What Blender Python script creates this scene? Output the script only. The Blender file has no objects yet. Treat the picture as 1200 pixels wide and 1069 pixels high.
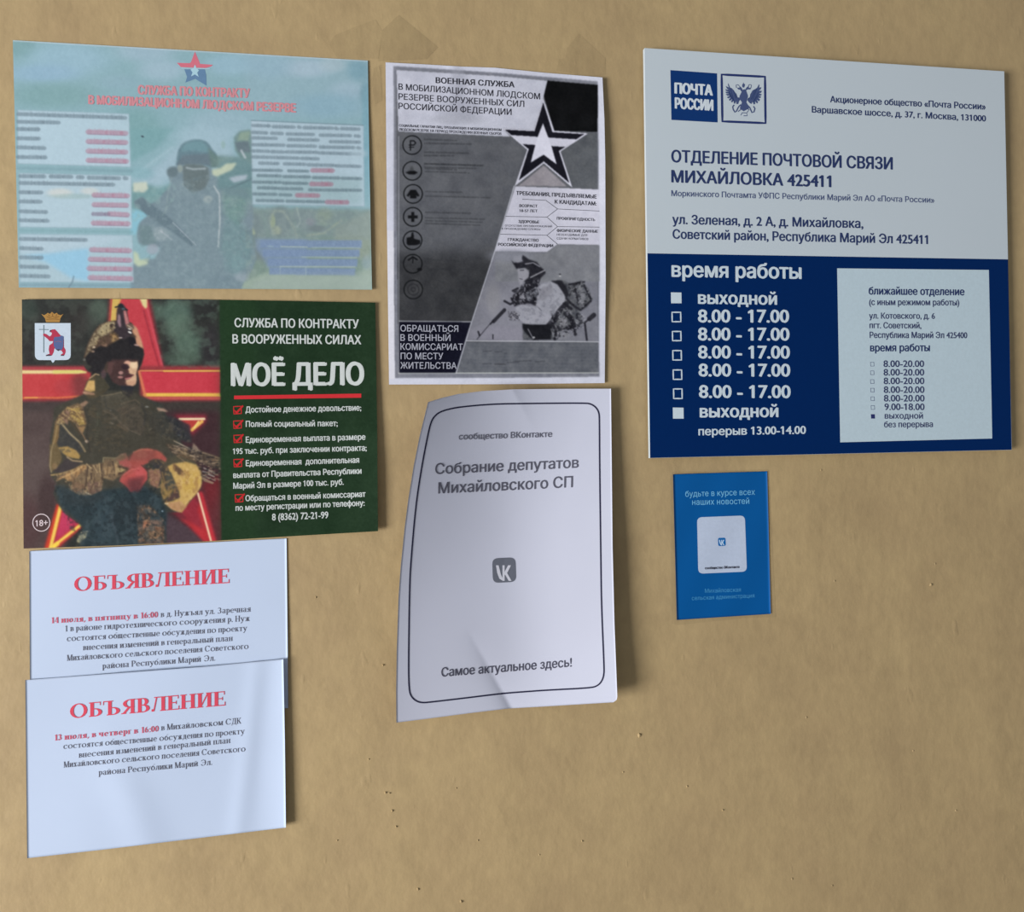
import bpy, math, random
import numpy as np
from mathutils import Matrix, Vector
from mathutils.geometry import tessellate_polygon, delaunay_2d_cdt

# ------------------------------------------------------------------ camera
# focal length, yaw, pitch, roll and distance recovered from the A4 sheets and the 400 mm board
FPX, YAW, PITCH, ROLL, DIST = 969.27, 0.174188, 0.0068647, -0.0184463, 0.763242
ZC = 1.50                                   # eye height of the camera (m)
cy_, sy_ = math.cos(YAW), math.sin(YAW); cp_, sp_ = math.cos(PITCH), math.sin(PITCH)
Fw = np.array([sy_*cp_, cy_*cp_, sp_]); R0 = np.array([cy_, -sy_, 0.0]); U0 = np.cross(R0, Fw)
cr_, sr_ = math.cos(ROLL), math.sin(ROLL)
Rv = cr_*R0 + sr_*U0; Uv = -sr_*R0 + cr_*U0
scn = bpy.context.scene
cam = bpy.data.cameras.new('camera'); cam.sensor_width = 36.0; cam.lens = FPX/1200*36.0
cam.clip_start = 0.01; cam.clip_end = 50
camo = bpy.data.objects.new('camera', cam); scn.collection.objects.link(camo)
M = Matrix(((Rv[0], Uv[0], -Fw[0], 0), (Rv[1], Uv[1], -Fw[1], -DIST), (Rv[2], Uv[2], -Fw[2], ZC), (0, 0, 0, 1)))
camo.matrix_world = M
scn.camera = camo

# ------------------------------------------------------------------ world, lights, exposure
world = bpy.data.worlds.new('world'); scn.world = world; world.use_nodes = True
bg = world.node_tree.nodes['Background']
bg.inputs[0].default_value = (0.93, 0.97, 1.0, 1); bg.inputs[1].default_value = 0.32

def area_light(name, loc, target, sx, sz, power, col):
    l = bpy.data.lights.new(name, 'AREA'); l.shape = 'RECTANGLE'; l.size = sx; l.size_y = sz
    l.energy = power; l.color = col
    o = bpy.data.objects.new(name, l); scn.collection.objects.link(o)
    o.location = loc
    o.rotation_euler = (Vector(target)-Vector(loc)).to_track_quat('-Z', 'Y').to_euler()
    return o
area_light('window_light', (-3.1, -1.85, 0.78), (0.1, 0, 1.36), 1.4, 1.4, 202.0, (1.0, 0.975, 0.95))

scn.view_settings.view_transform = 'Standard'; scn.view_settings.look = 'None'
scn.view_settings.gamma = 1.0; scn.view_settings.exposure = 0.0
scn.view_settings.use_curve_mapping = False

# ------------------------------------------------------------------ colour and materials
KX = 1.0
def lin(c):
    c = np.asarray(c, float)/255.0
    return np.where(c <= 0.04045, c/12.92, ((c+0.055)/1.055)**2.4)
def alb(c, k=1.0):
    """Albedo of a surface that the photograph shows as sRGB colour c in this room's light."""
    return np.clip(lin(c)/(KLIGHT*k), 0.0, 0.93)
KLIGHT = np.array([1.0, 0.985, 0.93])
_mats = {}
def mat(c, rough=0.65, spec=0.1, k=1.0):
    key = (tuple(c), rough, spec, k)
    if key in _mats: return _mats[key]
    m = bpy.data.materials.new('ink'); m.use_nodes = True
    b = m.node_tree.nodes['Principled BSDF']
    a = alb(c, k)
    nt = m.node_tree
    n = nt.nodes.new('ShaderNodeTexNoise'); n.inputs['Scale'].default_value = 420; n.inputs['Detail'].default_value = 2
    g = nt.nodes.new('ShaderNodeNewGeometry'); nt.links.new(g.outputs['Position'], n.inputs['Vector'])
    mx = nt.nodes.new('ShaderNodeMix'); mx.data_type = 'RGBA'
    mx.inputs[6].default_value = (*(a*0.93), 1); mx.inputs[7].default_value = (*np.minimum(a*1.07, .95), 1)
    nt.links.new(n.outputs['Fac'], mx.inputs[0]); nt.links.new(mx.outputs[2], b.inputs['Base Color'])
    b.inputs['Roughness'].default_value = rough; b.inputs['Specular IOR Level'].default_value = spec
    _mats[key] = m
    return m
def paper_mat(c, k=1.0, name='paper', var=0.03, scale=25, rough=.65, c2=None, spec=.15):
    m = bpy.data.materials.new(name); m.use_nodes = True; nt = m.node_tree
    b = nt.nodes['Principled BSDF']; a = alb(c, k); a2 = alb(c2, k) if c2 else a*(1-var)
    g = nt.nodes.new('ShaderNodeNewGeometry')
    n = nt.nodes.new('ShaderNodeTexNoise'); n.inputs['Scale'].default_value = scale; n.inputs['Detail'].default_value = 4
    nt.links.new(g.outputs['Position'], n.inputs['Vector'])
    mx = nt.nodes.new('ShaderNodeMix'); mx.data_type = 'RGBA'
    mx.inputs[6].default_value = (*a2, 1); mx.inputs[7].default_value = (*np.minimum(a*(1+var), .95), 1)
    nt.links.new(n.outputs['Fac'], mx.inputs[0]); nt.links.new(mx.outputs[2], b.inputs['Base Color'])
    n2 = nt.nodes.new('ShaderNodeTexNoise'); n2.inputs['Scale'].default_value = 900
    nt.links.new(g.outputs['Position'], n2.inputs['Vector'])
    bp = nt.nodes.new('ShaderNodeBump'); bp.inputs['Strength'].default_value = .08; bp.inputs['Distance'].default_value = .0003
    nt.links.new(n2.outputs['Fac'], bp.inputs['Height']); nt.links.new(bp.outputs[0], b.inputs['Normal'])
    b.inputs['Roughness'].default_value = rough; b.inputs['Specular IOR Level'].default_value = spec
    return m
def print_mat(name, rough=.6, spec=.1):
    m = bpy.data.materials.new(name); m.use_nodes = True; nt = m.node_tree
    b = nt.nodes['Principled BSDF']
    a = nt.nodes.new('ShaderNodeAttribute'); a.attribute_name = 'ink'
    nt.links.new(a.outputs['Color'], b.inputs['Base Color'])
    b.inputs['Roughness'].default_value = rough; b.inputs['Specular IOR Level'].default_value = spec
    return m

# ------------------------------------------------------------------ from a point seen in the photo to a point on the wall
def to3(px, h=0.0):
    """px (N,2) photograph coordinates; h distance off the wall plane y = 0; returns (N,3) world points."""
    px = np.atleast_2d(np.asarray(px, float))
    u = (px[:, 0]-600)/FPX; v = -(px[:, 1]-534.5)/FPX
    d = u[:, None]*Rv + v[:, None]*Uv + Fw
    s = (DIST-h)/d[:, 1]
    p = d*s[:, None]
    p[:, 1] -= DIST; p[:, 2] += ZC
    return p
def mesh_obj(name, verts, faces, material, parent=None, smooth=False, loc=None):
    me = bpy.data.meshes.new(name)
    verts = np.asarray(verts, float)
    org = np.array(parent['org']) if parent is not None else (np.array(loc) if loc is not None else np.zeros(3))
    v = verts-org
    if isinstance(faces, np.ndarray):
        nf, k = faces.shape
        me.vertices.add(len(v)); me.vertices.foreach_set('co', v.astype(np.float32).ravel())
        me.loops.add(nf*k); me.loops.foreach_set('vertex_index', faces.astype(np.int32).ravel())
        me.polygons.add(nf); me.polygons.foreach_set('loop_start', np.arange(0, nf*k, k, dtype=np.int32))
        me.update(calc_edges=True)
    else:
        me.from_pydata(v.tolist(), [], faces); me.update()
    me.polygons.foreach_set('use_smooth', [bool(smooth)]*len(me.polygons))
    me.materials.append(material)
    o = bpy.data.objects.new(name, me); scn.collection.objects.link(o)
    if parent is not None: o.parent = parent
    elif loc is not None: o.location = org
    if parent is None: o['org'] = [float(x) for x in org]
    else: o['org'] = [float(x) for x in org]
    return o
def tag(o, label=None, cat=None, group=None, kind=None):
    if label: o['label'] = label
    if cat: o['category'] = cat
    if group: o['group'] = group
    if kind: o['kind'] = kind
    return o

class Sheet:
    """A sheet or board on the wall: pixel outline (four corner-to-corner edge polylines) and height field h(px)."""
    def __init__(s, name, label, cat, top, right, bottom, left, hf, material, thick=0.00025, step=3.0, layer=0.00012):
        s.hf = hf; s.layer = layer; s.n = 0
        s.E = [s.param(e) for e in (top, right, bottom, left)]   # top L>R, right T>B, bottom L>R, left T>B
        w = np.ptp(np.array(top)[:, 0]); hgt = np.ptp(np.array(left)[:, 1])
        nx, ny = max(2, int(w/step)), max(2, int(hgt/step))
        P = s.grid(nx, ny); c = P.mean(0)
        s.org = to3([c], 0)[0]
        H = hf(P); F = to3(P, H+thick); B = to3(P, H)
        # back edge follows straight behind the front
        B = F.copy(); B[:, 1] += thick
        q = s.quads(nx, ny)
        n = len(P); q2 = q[:, ::-1]+n
        W = nx+1
        ring = ([i for i in range(W)] + [j*W+nx for j in range(1, ny+1)] + [ny*W+i for i in range(nx-1, -1, -1)] + [j*W for j in range(ny-1, 0, -1)])
        side = np.array([[ring[i], ring[i]+n, ring[(i+1) % len(ring)]+n, ring[(i+1) % len(ring)]] for i in range(len(ring))])
        s.thick = thick
        s.root = mesh_obj(name, np.vstack([F, B]), np.vstack([q, q2, side]), material, smooth=False, loc=s.org)
        if thick < .002:
            sm = np.zeros(len(s.root.data.polygons), bool); sm[:2*len(q)] = True
            s.root.data.polygons.foreach_set('use_smooth', sm)
        tag(s.root, label, cat)
    def param(s, e):
        e = np.array(e, float); d = np.r_[0, np.cumsum(np.hypot(*np.diff(e, axis=0).T))]; d /= d[-1]
        return lambda t: np.stack([np.interp(t, d, e[:, 0]), np.interp(t, d, e[:, 1])], -1)
    def uv(s, U, V):
        T, R, B, L = s.E
        t, b, l, r = T(U), B(U), L(V), R(V)
        c00, c10, c01, c11 = T(0.0), T(1.0), B(0.0), B(1.0)
        u, v = U[..., None], V[..., None]
        return (1-v)*t+v*b+(1-u)*l+u*r-((1-u)*(1-v)*c00+u*(1-v)*c10+(1-u)*v*c01+u*v*c11)
    def grid(s, nx, ny, u0=0, u1=1, v0=0, v1=1):
        V, U = np.meshgrid(np.linspace(v0, v1, ny+1), np.linspace(u0, u1, nx+1), indexing='ij')
        return s.uv(U.ravel(), V.ravel())
    def quads(s, nx, ny):
        W = nx+1; i = np.arange(nx); j = np.arange(ny)
        J, I = np.meshgrid(j, i, indexing='ij'); a = (J*W+I).ravel()
        return np.stack([a, a+W, a+W+1, a+1], 1)
    def P3(s, px, lay=1.0):
        px = np.asarray(px, float)
        return to3(px, s.hf(px)+s.thick+s.layer*lay)
    def put(s, name, px, faces, material, lay=1.0, parent=None):
        return mesh_obj(name, s.P3(px, lay), faces, material, parent or s.root)
    def prn(s, name, canvas, nx, ny, material, k=1.0, u0=0, u1=1, v0=0, v1=1, lay=.5):
        P = s.grid(nx, ny, u0, u1, v0, v1)
        o = mesh_obj(name, s.P3(P, lay), s.quads(nx, ny), material, s.root, smooth=True)
        col = canvas.sample(P)
        a = alb(col, k)
        at = o.data.color_attributes.new('ink', 'FLOAT_COLOR', 'POINT')
        at.data.foreach_set('color', np.c_[a, np.ones(len(a))].astype(np.float32).ravel())
        return o
    # shapes -----------------------------------------------------
    def poly(s, name, pts, c, lay=1.0, parent=None, maxe=14, m=None):
        pts = [tuple(p) for p in pts]
        tri = tessellate_polygon([[Vector((x, y, 0)) for x, y in pts]])
        V = list(pts); T = [tuple(t) for t in tri]
        V, T = subdiv(V, T, maxe)
        return s.put(name, V, orient(V, T), m or mat(c), lay, parent)
    def stroke(s, name, pts, w, c, closed=False, lay=1.2, parent=None):
        V, F = stroke_geo(pts, w, closed)
        return s.put(name, V, F, mat(c), lay, parent)
    def multi(s, name, geos, c, lay=1.2, parent=None):
        V = []; F = []; J = []
        for gi, (v, f) in enumerate(geos):
            n = len(V); V += [tuple(p) for p in v]; F += [tuple(i+n for i in t) for t in f]; J += [gi % 16]*len(v)
        return s.put(name, V, F, mat(c), lay+np.array(J)*.04, parent)
    def text(s, name, txt, x0, y0, x1, y1, cap, c, bold=0.0, up=(-0.008, -1), font='sans', lay=1.6, parent=None, fade=None):
        v, f, J = glyphs(txt) if font == 'sans' else serif_text(txt, font == 'serifbold')
        V = v.copy(); mn, mxx = V[:, 0].min(), V[:, 0].max()
        t = (V[:, 0]-mn)/(mxx-mn)
        if bold: x0 += bold*.8; x1 -= bold*.8
        hh = V[:, 1]*cap
        P = np.stack([x0+(x1-x0)*t+up[0]*hh, y0+(y1-y0)*t+up[1]*hh], 1)
        f = orient(P, f)
        if bold:
            b = bold
            offs = [(-b, 0), (b, 0), (-b*.5, -b*.45), (b*.5, b*.45), (0, 0)]
            n = len(P); PP = np.vstack([P+np.array(o_) for o_ in offs]); FF = []
            for i in range(len(offs)): FF += [tuple(a+i*n for a in t_) for t_ in f]
            P, f = PP, FF; J = np.concatenate([J+i*3 for i in range(len(offs))])
        return s.put(name, P, f, mat(c), lay+J*.05, parent)

def subdiv(V, T, maxe):
    V = list(V); cache = {}
    stack = list(T); out = []
    # uniform split decisions by edge so that neighbours agree
    def d(a, b): return math.hypot(V[a][0]-V[b][0], V[a][1]-V[b][1])
    def mid(a, b):
        k = (min(a, b), max(a, b))
        if k not in cache:
            V.append(((V[a][0]+V[b][0])/2, (V[a][1]+V[b][1])/2)); cache[k] = len(V)-1
        return cache[k]
    while stack:
        a, b, c = stack.pop()
        e = [(d(a, b), a, b, c), (d(b, c), b, c, a), (d(c, a), c, a, b)]
        L, p, q, r = max(e)
        if L > maxe:
            m_ = mid(p, q); stack += [(p, m_, r), (m_, q, r)]
        else: out.append((a, b, c))
    return V, out
def orient(V, T):
    out = []
    for t in T:
        (ax, ay), (bx, by), (cx, cy) = V[t[0]][:2], V[t[1]][:2], V[t[2]][:2]
        out.append(tuple(t) if (bx-ax)*(cy-ay)-(by-ay)*(cx-ax) < 0 else tuple(t)[::-1])
    return out
def stroke_geo(pts, w, closed=False):
    P = np.array(pts, float)
    # resample to at most 8 px
    Q = []
    n = len(P); rng = n if closed else n-1
    for i in range(rng):
        a, b = P[i], P[(i+1) % n]; k = max(1, int(math.ceil(np.hypot(*(b-a))/8)))
        for j in range(k): Q.append(a+(b-a)*j/k)
    if not closed: Q.append(P[-1])
    Q = np.array(Q); n = len(Q)
    if closed: T = np.roll(Q, -1, 0)-np.roll(Q, 1, 0)
    else: T = np.gradient(Q, axis=0)
    T /= np.maximum(np.hypot(T[:, 0], T[:, 1]), 1e-9)[:, None]
    N = np.stack([-T[:, 1], T[:, 0]], 1)*w/2
    V = np.vstack([Q+N, Q-N]); F = []
    for i in range(n if closed else n-1):
        j = (i+1) % n
        F += [(i, j, n+j), (i, n+j, n+i)]
    return V, orient(V, F)
def circle_pts(cx, cy, r, n=28, ry=None):
    ry = ry or r
    return [(cx+r*math.cos(2*math.pi*i/n), cy+ry*math.sin(2*math.pi*i/n)) for i in range(n)]
def rrect(c4, r, n=5):
    """rounded quad from four corners TL,TR,BR,BL"""
    out = []; c4 = [np.array(c, float) for c in c4]
    for i in range(4):
        p, c, q = c4[i-1], c4[i], c4[(i+1) % 4]
        a = c+(p-c)/np.linalg.norm(p-c)*r; b = c+(q-c)/np.linalg.norm(q-c)*r
        for j in range(n+1):
            t = j/n; out.append(tuple((1-t)**2*a+2*t*(1-t)*c+t*t*b))
    return out

# ------------------------------------------------------------------ lettering
_gc = {}
def text_contours(txt):
    cu = bpy.data.curves.new('lettering', 'FONT'); cu.body = txt
    o = bpy.data.objects.new('lettering', cu); scn.collection.objects.link(o)
    dg = bpy.context.evaluated_depsgraph_get()
    c2 = o.evaluated_get(dg).to_curve(dg)
    out = []
    for sp in c2.splines:
        P = []
        if sp.type == 'BEZIER':
            b = sp.bezier_points; n = len(b)
            for i in range(n):
                p, q = b[i], b[(i+1) % n]
                a0, a1, a2, a3 = p.co, p.handle_right, q.handle_left, q.co
                dev = abs((a3-a0).cross(a1-a0).z)+abs((a3-a0).cross(a2-a0).z)
                k = 1 if dev < 1e-5 else 4
                for j in range(k):
                    t = j/k; u = 1-t; v = a0*u**3+a1*3*u*u*t+a2*3*u*t*t+a3*t**3; P.append((v.x, v.y))
        else: P = [(q.co[0], q.co[1]) for q in sp.points]
        if len(P) > 2: out.append(P)
    o.to_curve_clear() if hasattr(o, 'to_curve_clear') else None
    bpy.data.objects.remove(o); bpy.data.curves.remove(cu)
    return out
def glyphs(txt):
    """lettering outline as (verts in cap heights, triangles, depth rank per vertex)"""
    if txt in _gc: return _gc[txt]
    C = text_contours(txt); caph = .682 if not any(ch.isalpha() for ch in txt) else .7273
    D = []
    for P in C:
        xs = [p[0] for p in P]; ys = [p[1] for p in P]
        if len(P) == 4 and .66 < max(ys)-min(ys) < .70 and min(ys) > -.02:      # the figure one gets its flag
            x0, x1, h = min(xs), max(xs), max(ys)
            P = [(x0, 0), (x1, 0), (x1, h), (x0+.02, h), (x0-.13, h-.10), (x0-.13, h-.19), (x0, h-.12)]
            xs = [p[0] for p in P]
        D.append((min(xs), max(xs), P))
    D.sort(key=lambda d: d[0]); G = []
    for a, b_, P in D:                                # contours that share an x range are filled together
        if G and a < G[-1][1]: G[-1][1] = max(G[-1][1], b_); G[-1][2].append(P)
        else: G.append([a, b_, [P]])
    V = []; F = []
    for _, _, Ps in G:
        vs = []; es = []
        for P in Ps:
            n = len(vs); vs += [Vector(p) for p in P]; es += [(n+i, n+(i+1) % len(P)) for i in range(len(P))]
        ov, _, of, _, _, _ = delaunay_2d_cdt(vs, es, [], 0, 1e-5)
        if not of: continue
        O = np.array([(p.x, p.y) for p in ov]); T = np.array([tuple(f)[:3] for f in of])
        c = O[T].mean(1); W = np.zeros(len(c))
        for P in Ps:
            A = np.array(P); B = np.roll(A, -1, 0)
            up = (A[None, :, 1] <= c[:, 1:2]) & (B[None, :, 1] > c[:, 1:2]); dn = (A[None, :, 1] > c[:, 1:2]) & (B[None, :, 1] <= c[:, 1:2])
            cr = (B[:, 0]-A[:, 0])[None]*(c[:, 1:2]-A[None, :, 1])-(c[:, 0:1]-A[None, :, 0])*(B[:, 1]-A[:, 1])[None]
            W += (up & (cr > 0)).sum(1)-(dn & (cr < 0)).sum(1)
        n = len(V); V += [tuple(p) for p in O]; F += [tuple(int(i)+n for i in t) for t, w in zip(T, W) if w != 0]
    V = np.array(V, float)/caph
    _gc[txt] = (V, F, np.zeros(len(V)))
    return _gc[txt]


class SG:
    def __init__(g, w, t): g.w, g.t, g.s = w, t, .075; g.V = []; g.F = []
    def q(g, *p):
        n = len(g.V); g.V += list(p); g.F += [(n, n+1, n+2), (n, n+2, n+3)]
    def rect(g, x0, y0, x1, y1): g.q((x0, y0), (x1, y0), (x1, y1), (x0, y1))
    def stem(g, x, y0, y1, top=1, bot=1, w=None):
        w = w or g.w; g.rect(x, y0, x+w, y1)
        if top: g.rect(x-g.s, y1-g.t, x+w+g.s, y1)
        if bot: g.rect(x-g.s, y0, x+w+g.s, y0+g.t)
    def bar(g, x0, x1, y): g.rect(x0, y-g.t/2, x1, y+g.t/2)
    def ring(g, cx, cy, rx, ry, a0=0, a1=360, w=None, n=16):
        w = w or g.w
        for i in range(n):
            a, b = math.radians(a0+(a1-a0)*i/n), math.radians(a0+(a1-a0)*(i+1)/n)
            g.q((cx+rx*math.cos(a), cy+ry*math.sin(a)), (cx+rx*math.cos(b), cy+ry*math.sin(b)),
                (cx+(rx-w)*math.cos(b), cy+(ry-g.t)*math.sin(b)), (cx+(rx-w)*math.cos(a), cy+(ry-g.t)*math.sin(a)))
    def diag(g, x0, y0, x1, y1, w): g.q((x0, y0), (x0+w, y0), (x1+w, y1), (x1, y1))
def serif_glyph(ch, bold):
    w = .2 if bold else .125; t = .06 if bold else .05
    g = SG(w, t); low = ch.islower(); H = .68 if low else 1.0; c = ch.upper()
    a = .78*(H if low else .92)           # stem-to-stem advance
    s = g.s; x = s; th = .07
    def bowl(x0, y0, y1, rx=None):
        ry = (y1-y0)/2; rx = rx or a*.52
        bx = x0+w; g.bar(bx-w, bx+.08, y1-t/2); g.bar(bx-w, bx+.08, y0+t/2)
        g.ring(bx+.08, (y0+y1)/2, rx, ry, -90, 90, n=10)
        return bx+.08+rx
    if c in '0': g.ring(.3, .5, .28, .5, w=w*.9); return g, .6
    if c == '1': g.stem(.22, 0, 1, 0, 1); g.diag(.08, .82, .22, 1, .08); return g, .55
    if c == '3': g.ring(.25, .74, .26, .26, -90, 160, n=10); g.ring(.24, .27, .3, .27, -160, 90, n=12); return g, .6
    if c == '4': g.stem(.34, 0, 1, 0, 1); g.diag(.0, .27, .34, 1, .07); g.bar(0, .6, .27); return g, .62
    if c == '6': g.ring(.3, .3, .28, .3, w=w*.9); g.ring(.5, .3, .48, .7, 105, 180, n=8); return g, .62
    if c in '.,:': 
        g.rect(.06, 0, .06+w, .13)
        if c == ',': g.diag(.02, -.18, .12, .02, .07)
        if c == ':': g.rect(.06, .5, .06+w, .63)
        return g, .3
    if c == ' ': return g, .34
    if c == 'О': r = .44*a/.78+.08; g.ring(x-.02+r, H/2, r, H/2+.01); return g, 2*r+.14
    if c == 'С': r = .42*a/.78+.05; g.ring(x-.02+r, H/2, r, H/2+.01, 38, 322, n=14); g.rect(x+1.72*r, H*.66, x+1.72*r+.05, H); return g, 2*r+.13
    if c == 'Э': r = .42*a/.78+.05; g.ring(x+r-.05, H/2, r, H/2+.01, -145, 145, n=14); g.bar(x+.5*r, x+1.8*r, H/2); return g, 2*r+.13
    if ch == 'е': r = .3; g.ring(x-.02+r, H/2, r, H/2+.01, 0, 320, n=14, w=w*.9); g.bar(x+.05, x+2*r-.04, H*.55); return g, 2*r+.12
    if ch == 'а':
        g.stem(x+.34, 0, H*.78, 0, 0, w=w*.9); g.rect(x+.34, 0, x+.5+w*.5, t); g.ring(x+.24, H*.72, .19+w*.5, H*.28, 0, 170, n=8, w=w*.9)
        g.ring(x+.22, H*.28, .24, H*.29, 60, 330, n=10, w=w*.9); return g, .7
    if ch == 'б':
        g.ring(x-.02+.3, H/2-.01, .31, H/2); g.ring(x+.5, H/2, .52, .5, 100, 180, n=6, w=.1); g.bar(x+.38, x+.6, .98); return g, .74
    if ch == 'р': g.stem(x, -.3, H, 0, 1); g.rect(x-s, H-t, x+w, H); e = bowl(x, 0, H); return g, e+.08
    if ch == 'у':
        g.diag(x+.3, .02, x-.02, H, w); g.diag(x+.12, -.28, x+.52, H, th); g.rect(x-.06, H-t, x+.24, H); g.rect(x+.42, H-t, x+.68, H); g.rect(x, -.3, x+.17, -.2); return g, .74
    if c == 'Е':
        g.stem(x, 0, H); X = x+a*.78; g.bar(x, X, H-t/2); g.bar(x, X+.05, t/2); g.bar(x, X-.12, H/2)
        g.rect(X-.04, H*.76, X, H); g.rect(X, 0, X+.04, H*.27); g.rect(X-.15, H*.38, X-.11, H*.62); return g, X+.1
    if c == 'Б':
        g.stem(x, 0, H); g.bar(x, x+a*.8, H-t/2); g.rect(x+a*.8-.04, H*.76, x+a*.8, H); e = bowl(x, 0, H*.56); return g, e+.06
    if c == 'В': g.stem(x, 0, H); bowl(x, H*.48, H, a*.42); e = bowl(x, 0, H*.54); return g, e+.06
    if c == 'Р': g.stem(x, 0, H); e = bowl(x, H*.44, H); return g, e+.05
    if c == 'Ь': g.stem(x, 0, H); e = bowl(x, 0, H*.54); return g, e+.06
    if c == 'Ъ':
        X = x+.2; g.bar(x-s, X, H-t/2); g.rect(x-s, H*.74, x-s+.04, H); g.stem(X, 0, H, 0, 1); g.rect(X, H-t, X+w+s, H); e = bowl(X, 0, H*.54); return g, e+.06
    if c == 'Ы': g.stem(x, 0, H); e = bowl(x, 0, H*.54, a*.4); g.stem(e+.1, 0, H); return g, e+.1+w+s+.06
    if c == 'Г': g.stem(x, 0, H); X = x+a*.75; g.bar(x, X, H-t/2); g.rect(X-.04, H*.74, X, H); return g, X+.06
    if c == 'Т':
        X = x+a*.5-w/2; g.stem(X, 0, H, 0, 1); g.bar(x-.03, x+a+.03, H-t/2); g.rect(x-.03, H*.74, x+.01, H); g.rect(x+a-.01, H*.74, x+a+.03, H); return g, x+a+.1
    if c in 'НИЙПЦ':
        g.stem(x, 0, H); g.stem(x+a*.72, 0, H)
        if c == 'Н': g.bar(x+w, x+a*.72, H/2)
        if c in 'ИЙ': g.diag(x+w*.6, t, x+a*.72-th+w*.2, H-t, th)
        if c == 'Й': g.ring(x+a*.36+w/2, H+.22, .15, .13, 180, 360, n=6, w=.05)
        if c == 'П': g.bar(x, x+a*.72, H-t/2)
        if c == 'Ц': g.bar(x, x+a*.72+w+.12, t/2); g.rect(x+a*.72+w+.07, -.2, x+a*.72+w+.12, t)
        return g, x+a*.72+w+s+.05+(.06 if c == 'Ц' else 0)
    if c in 'ШЩ':
        for i in range(3): g.stem(x+i*a*.56, 0, H)
        X = x+a*1.12+w; g.bar(x, X+.1, t/2)
        if c == 'Щ': g.rect(X+.06, -.2, X+.11, t)
        return g, X+s+.08
    if c == 'Ч': g.stem(x, H*.45, H, 1, 0); g.stem(x+a*.68, 0, H); g.ring(x+a*.4, H*.52, a*.4, H*.18, 180, 340, n=6); g.bar(x+.1, x+a*.7, H*.42); return g, x+a*.68+w+s+.05
    if c == 'Л': X = x+a*.72; g.stem(X, 0, H); g.diag(x+.06, .03, x+.25*a+.04, H, th); g.rect(x-.03, 0, x+.12, .13*H+.03); g.bar(x+.15*a, X+w, H-t/2); return g, X+w+s+.04
    if c == 'Д':
        X = x+a*.66; g.stem(X, 0, H, 1, 0); g.diag(x+.05, .03, x+.25*a+.04, H, th); g.bar(x+.12*a, X+w, H-t/2); g.bar(x-.04, X+w+.1, t/2)
        g.rect(x-.04, -.2, x+.01, t); g.rect(X+w+.05, -.2, X+w+.1, t); return g, X+w+.16
    if c == 'М':
        g.stem(x, 0, H, 1, 1, w=th); X = x+a*.95; g.stem(X, 0, H); m_ = (x+X)/2+.02; g.diag(m_-w/2, 0, x, H, w); g.diag(m_-.02, 0, X, H, th); return g, X+w+s+.05
    if c == 'К':
        g.stem(x, 0, H); g.diag(x+w+.04, H*.46, x+a*.68, H, th); g.diag(x+a*.68, 0, x+w+.06, H*.56, w); g.rect(x+a*.55, H-t, x+a*.86, H); g.rect(x+a*.62, 0, x+a*.68+w+.08, t); return g, x+a*.72+w+.1
    if c == 'Ж':
        X = x+a*.62; g.stem(X, 0, H); g.diag(X+w, H*.46, X+a*.58, H, th); g.diag(X+a*.56, 0, X+w*.7, H*.55, w*.85)
        g.diag(X-.02, H*.46, X-a*.5, H, -th); g.diag(X-a*.5, 0, X, H*.55, -w*.5); g.diag(X-a*.46, 0, X+.02, H*.55, w*.5); return g, X+a*.6+w+.08
    if c == 'З': g.ring(x+.2*H+.05, H*.74, .28*H, H*.26, -90, 150, n=9); g.ring(x+.2*H+.04, H*.27, .33*H, H*.28, -150, 90, n=10); return g, x+.62*H+.08
    if c == 'Х': g.diag(x+a*.62, 0, x-.02, H, w); g.diag(x+.02, 0, x+a*.68, H, th); g.rect(x-.07, H-t, x+.3, H); g.rect(x+a*.52, H-t, x+a*.9, H); g.rect(x-.07, 0, x+.22, t); g.rect(x+a*.5, 0, x+a*.68+w+.04, t); return g, x+a*.7+w+.08
    if c == 'Ю': g.stem(x, 0, H); r = .32*a/.55 if low else .4; g.bar(x+w, x+w+.14, H/2); g.ring(x+w+.1+r, H/2, r, H/2+.01, n=14); return g, x+w+.1+2*r+.08
    if c == 'Я':
        X = x+a*.66; g.stem(X, 0, H); g.ring(X-.04, H*.71, a*.55, H*.29, 90, 270, n=9); g.bar(X-.06, X+w, H*.45); g.bar(X-.06, X+w, H-t/2); g.diag(x-.02, 0, X-.16, H*.46, w*.85); g.rect(x-.06, 0, x+.22, t); return g, X+w+s+.05
    if c == 'У': g.diag(x+.34, .3, x-.02, H, w); g.diag(x+.12, 0, x+.66, H, th); g.rect(x-.06, H-t, x+.3, H); g.rect(x+.52, H-t, x+.82, H); return g, .9
    return g, .4
def serif_text(txt, bold):
    V = []; F = []; J = []; X = 0
    for ch in txt:
        g, adv = serif_glyph(ch, bold); n = len(V); J += [(i//4) % 14 for i in range(len(g.V))]
        V += [(x+X, y) for x, y in g.V]; F += [tuple(i+n for i in t) for t in g.F]; X += adv
    return np.array(V, float), F, np.array(J, float)

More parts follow.
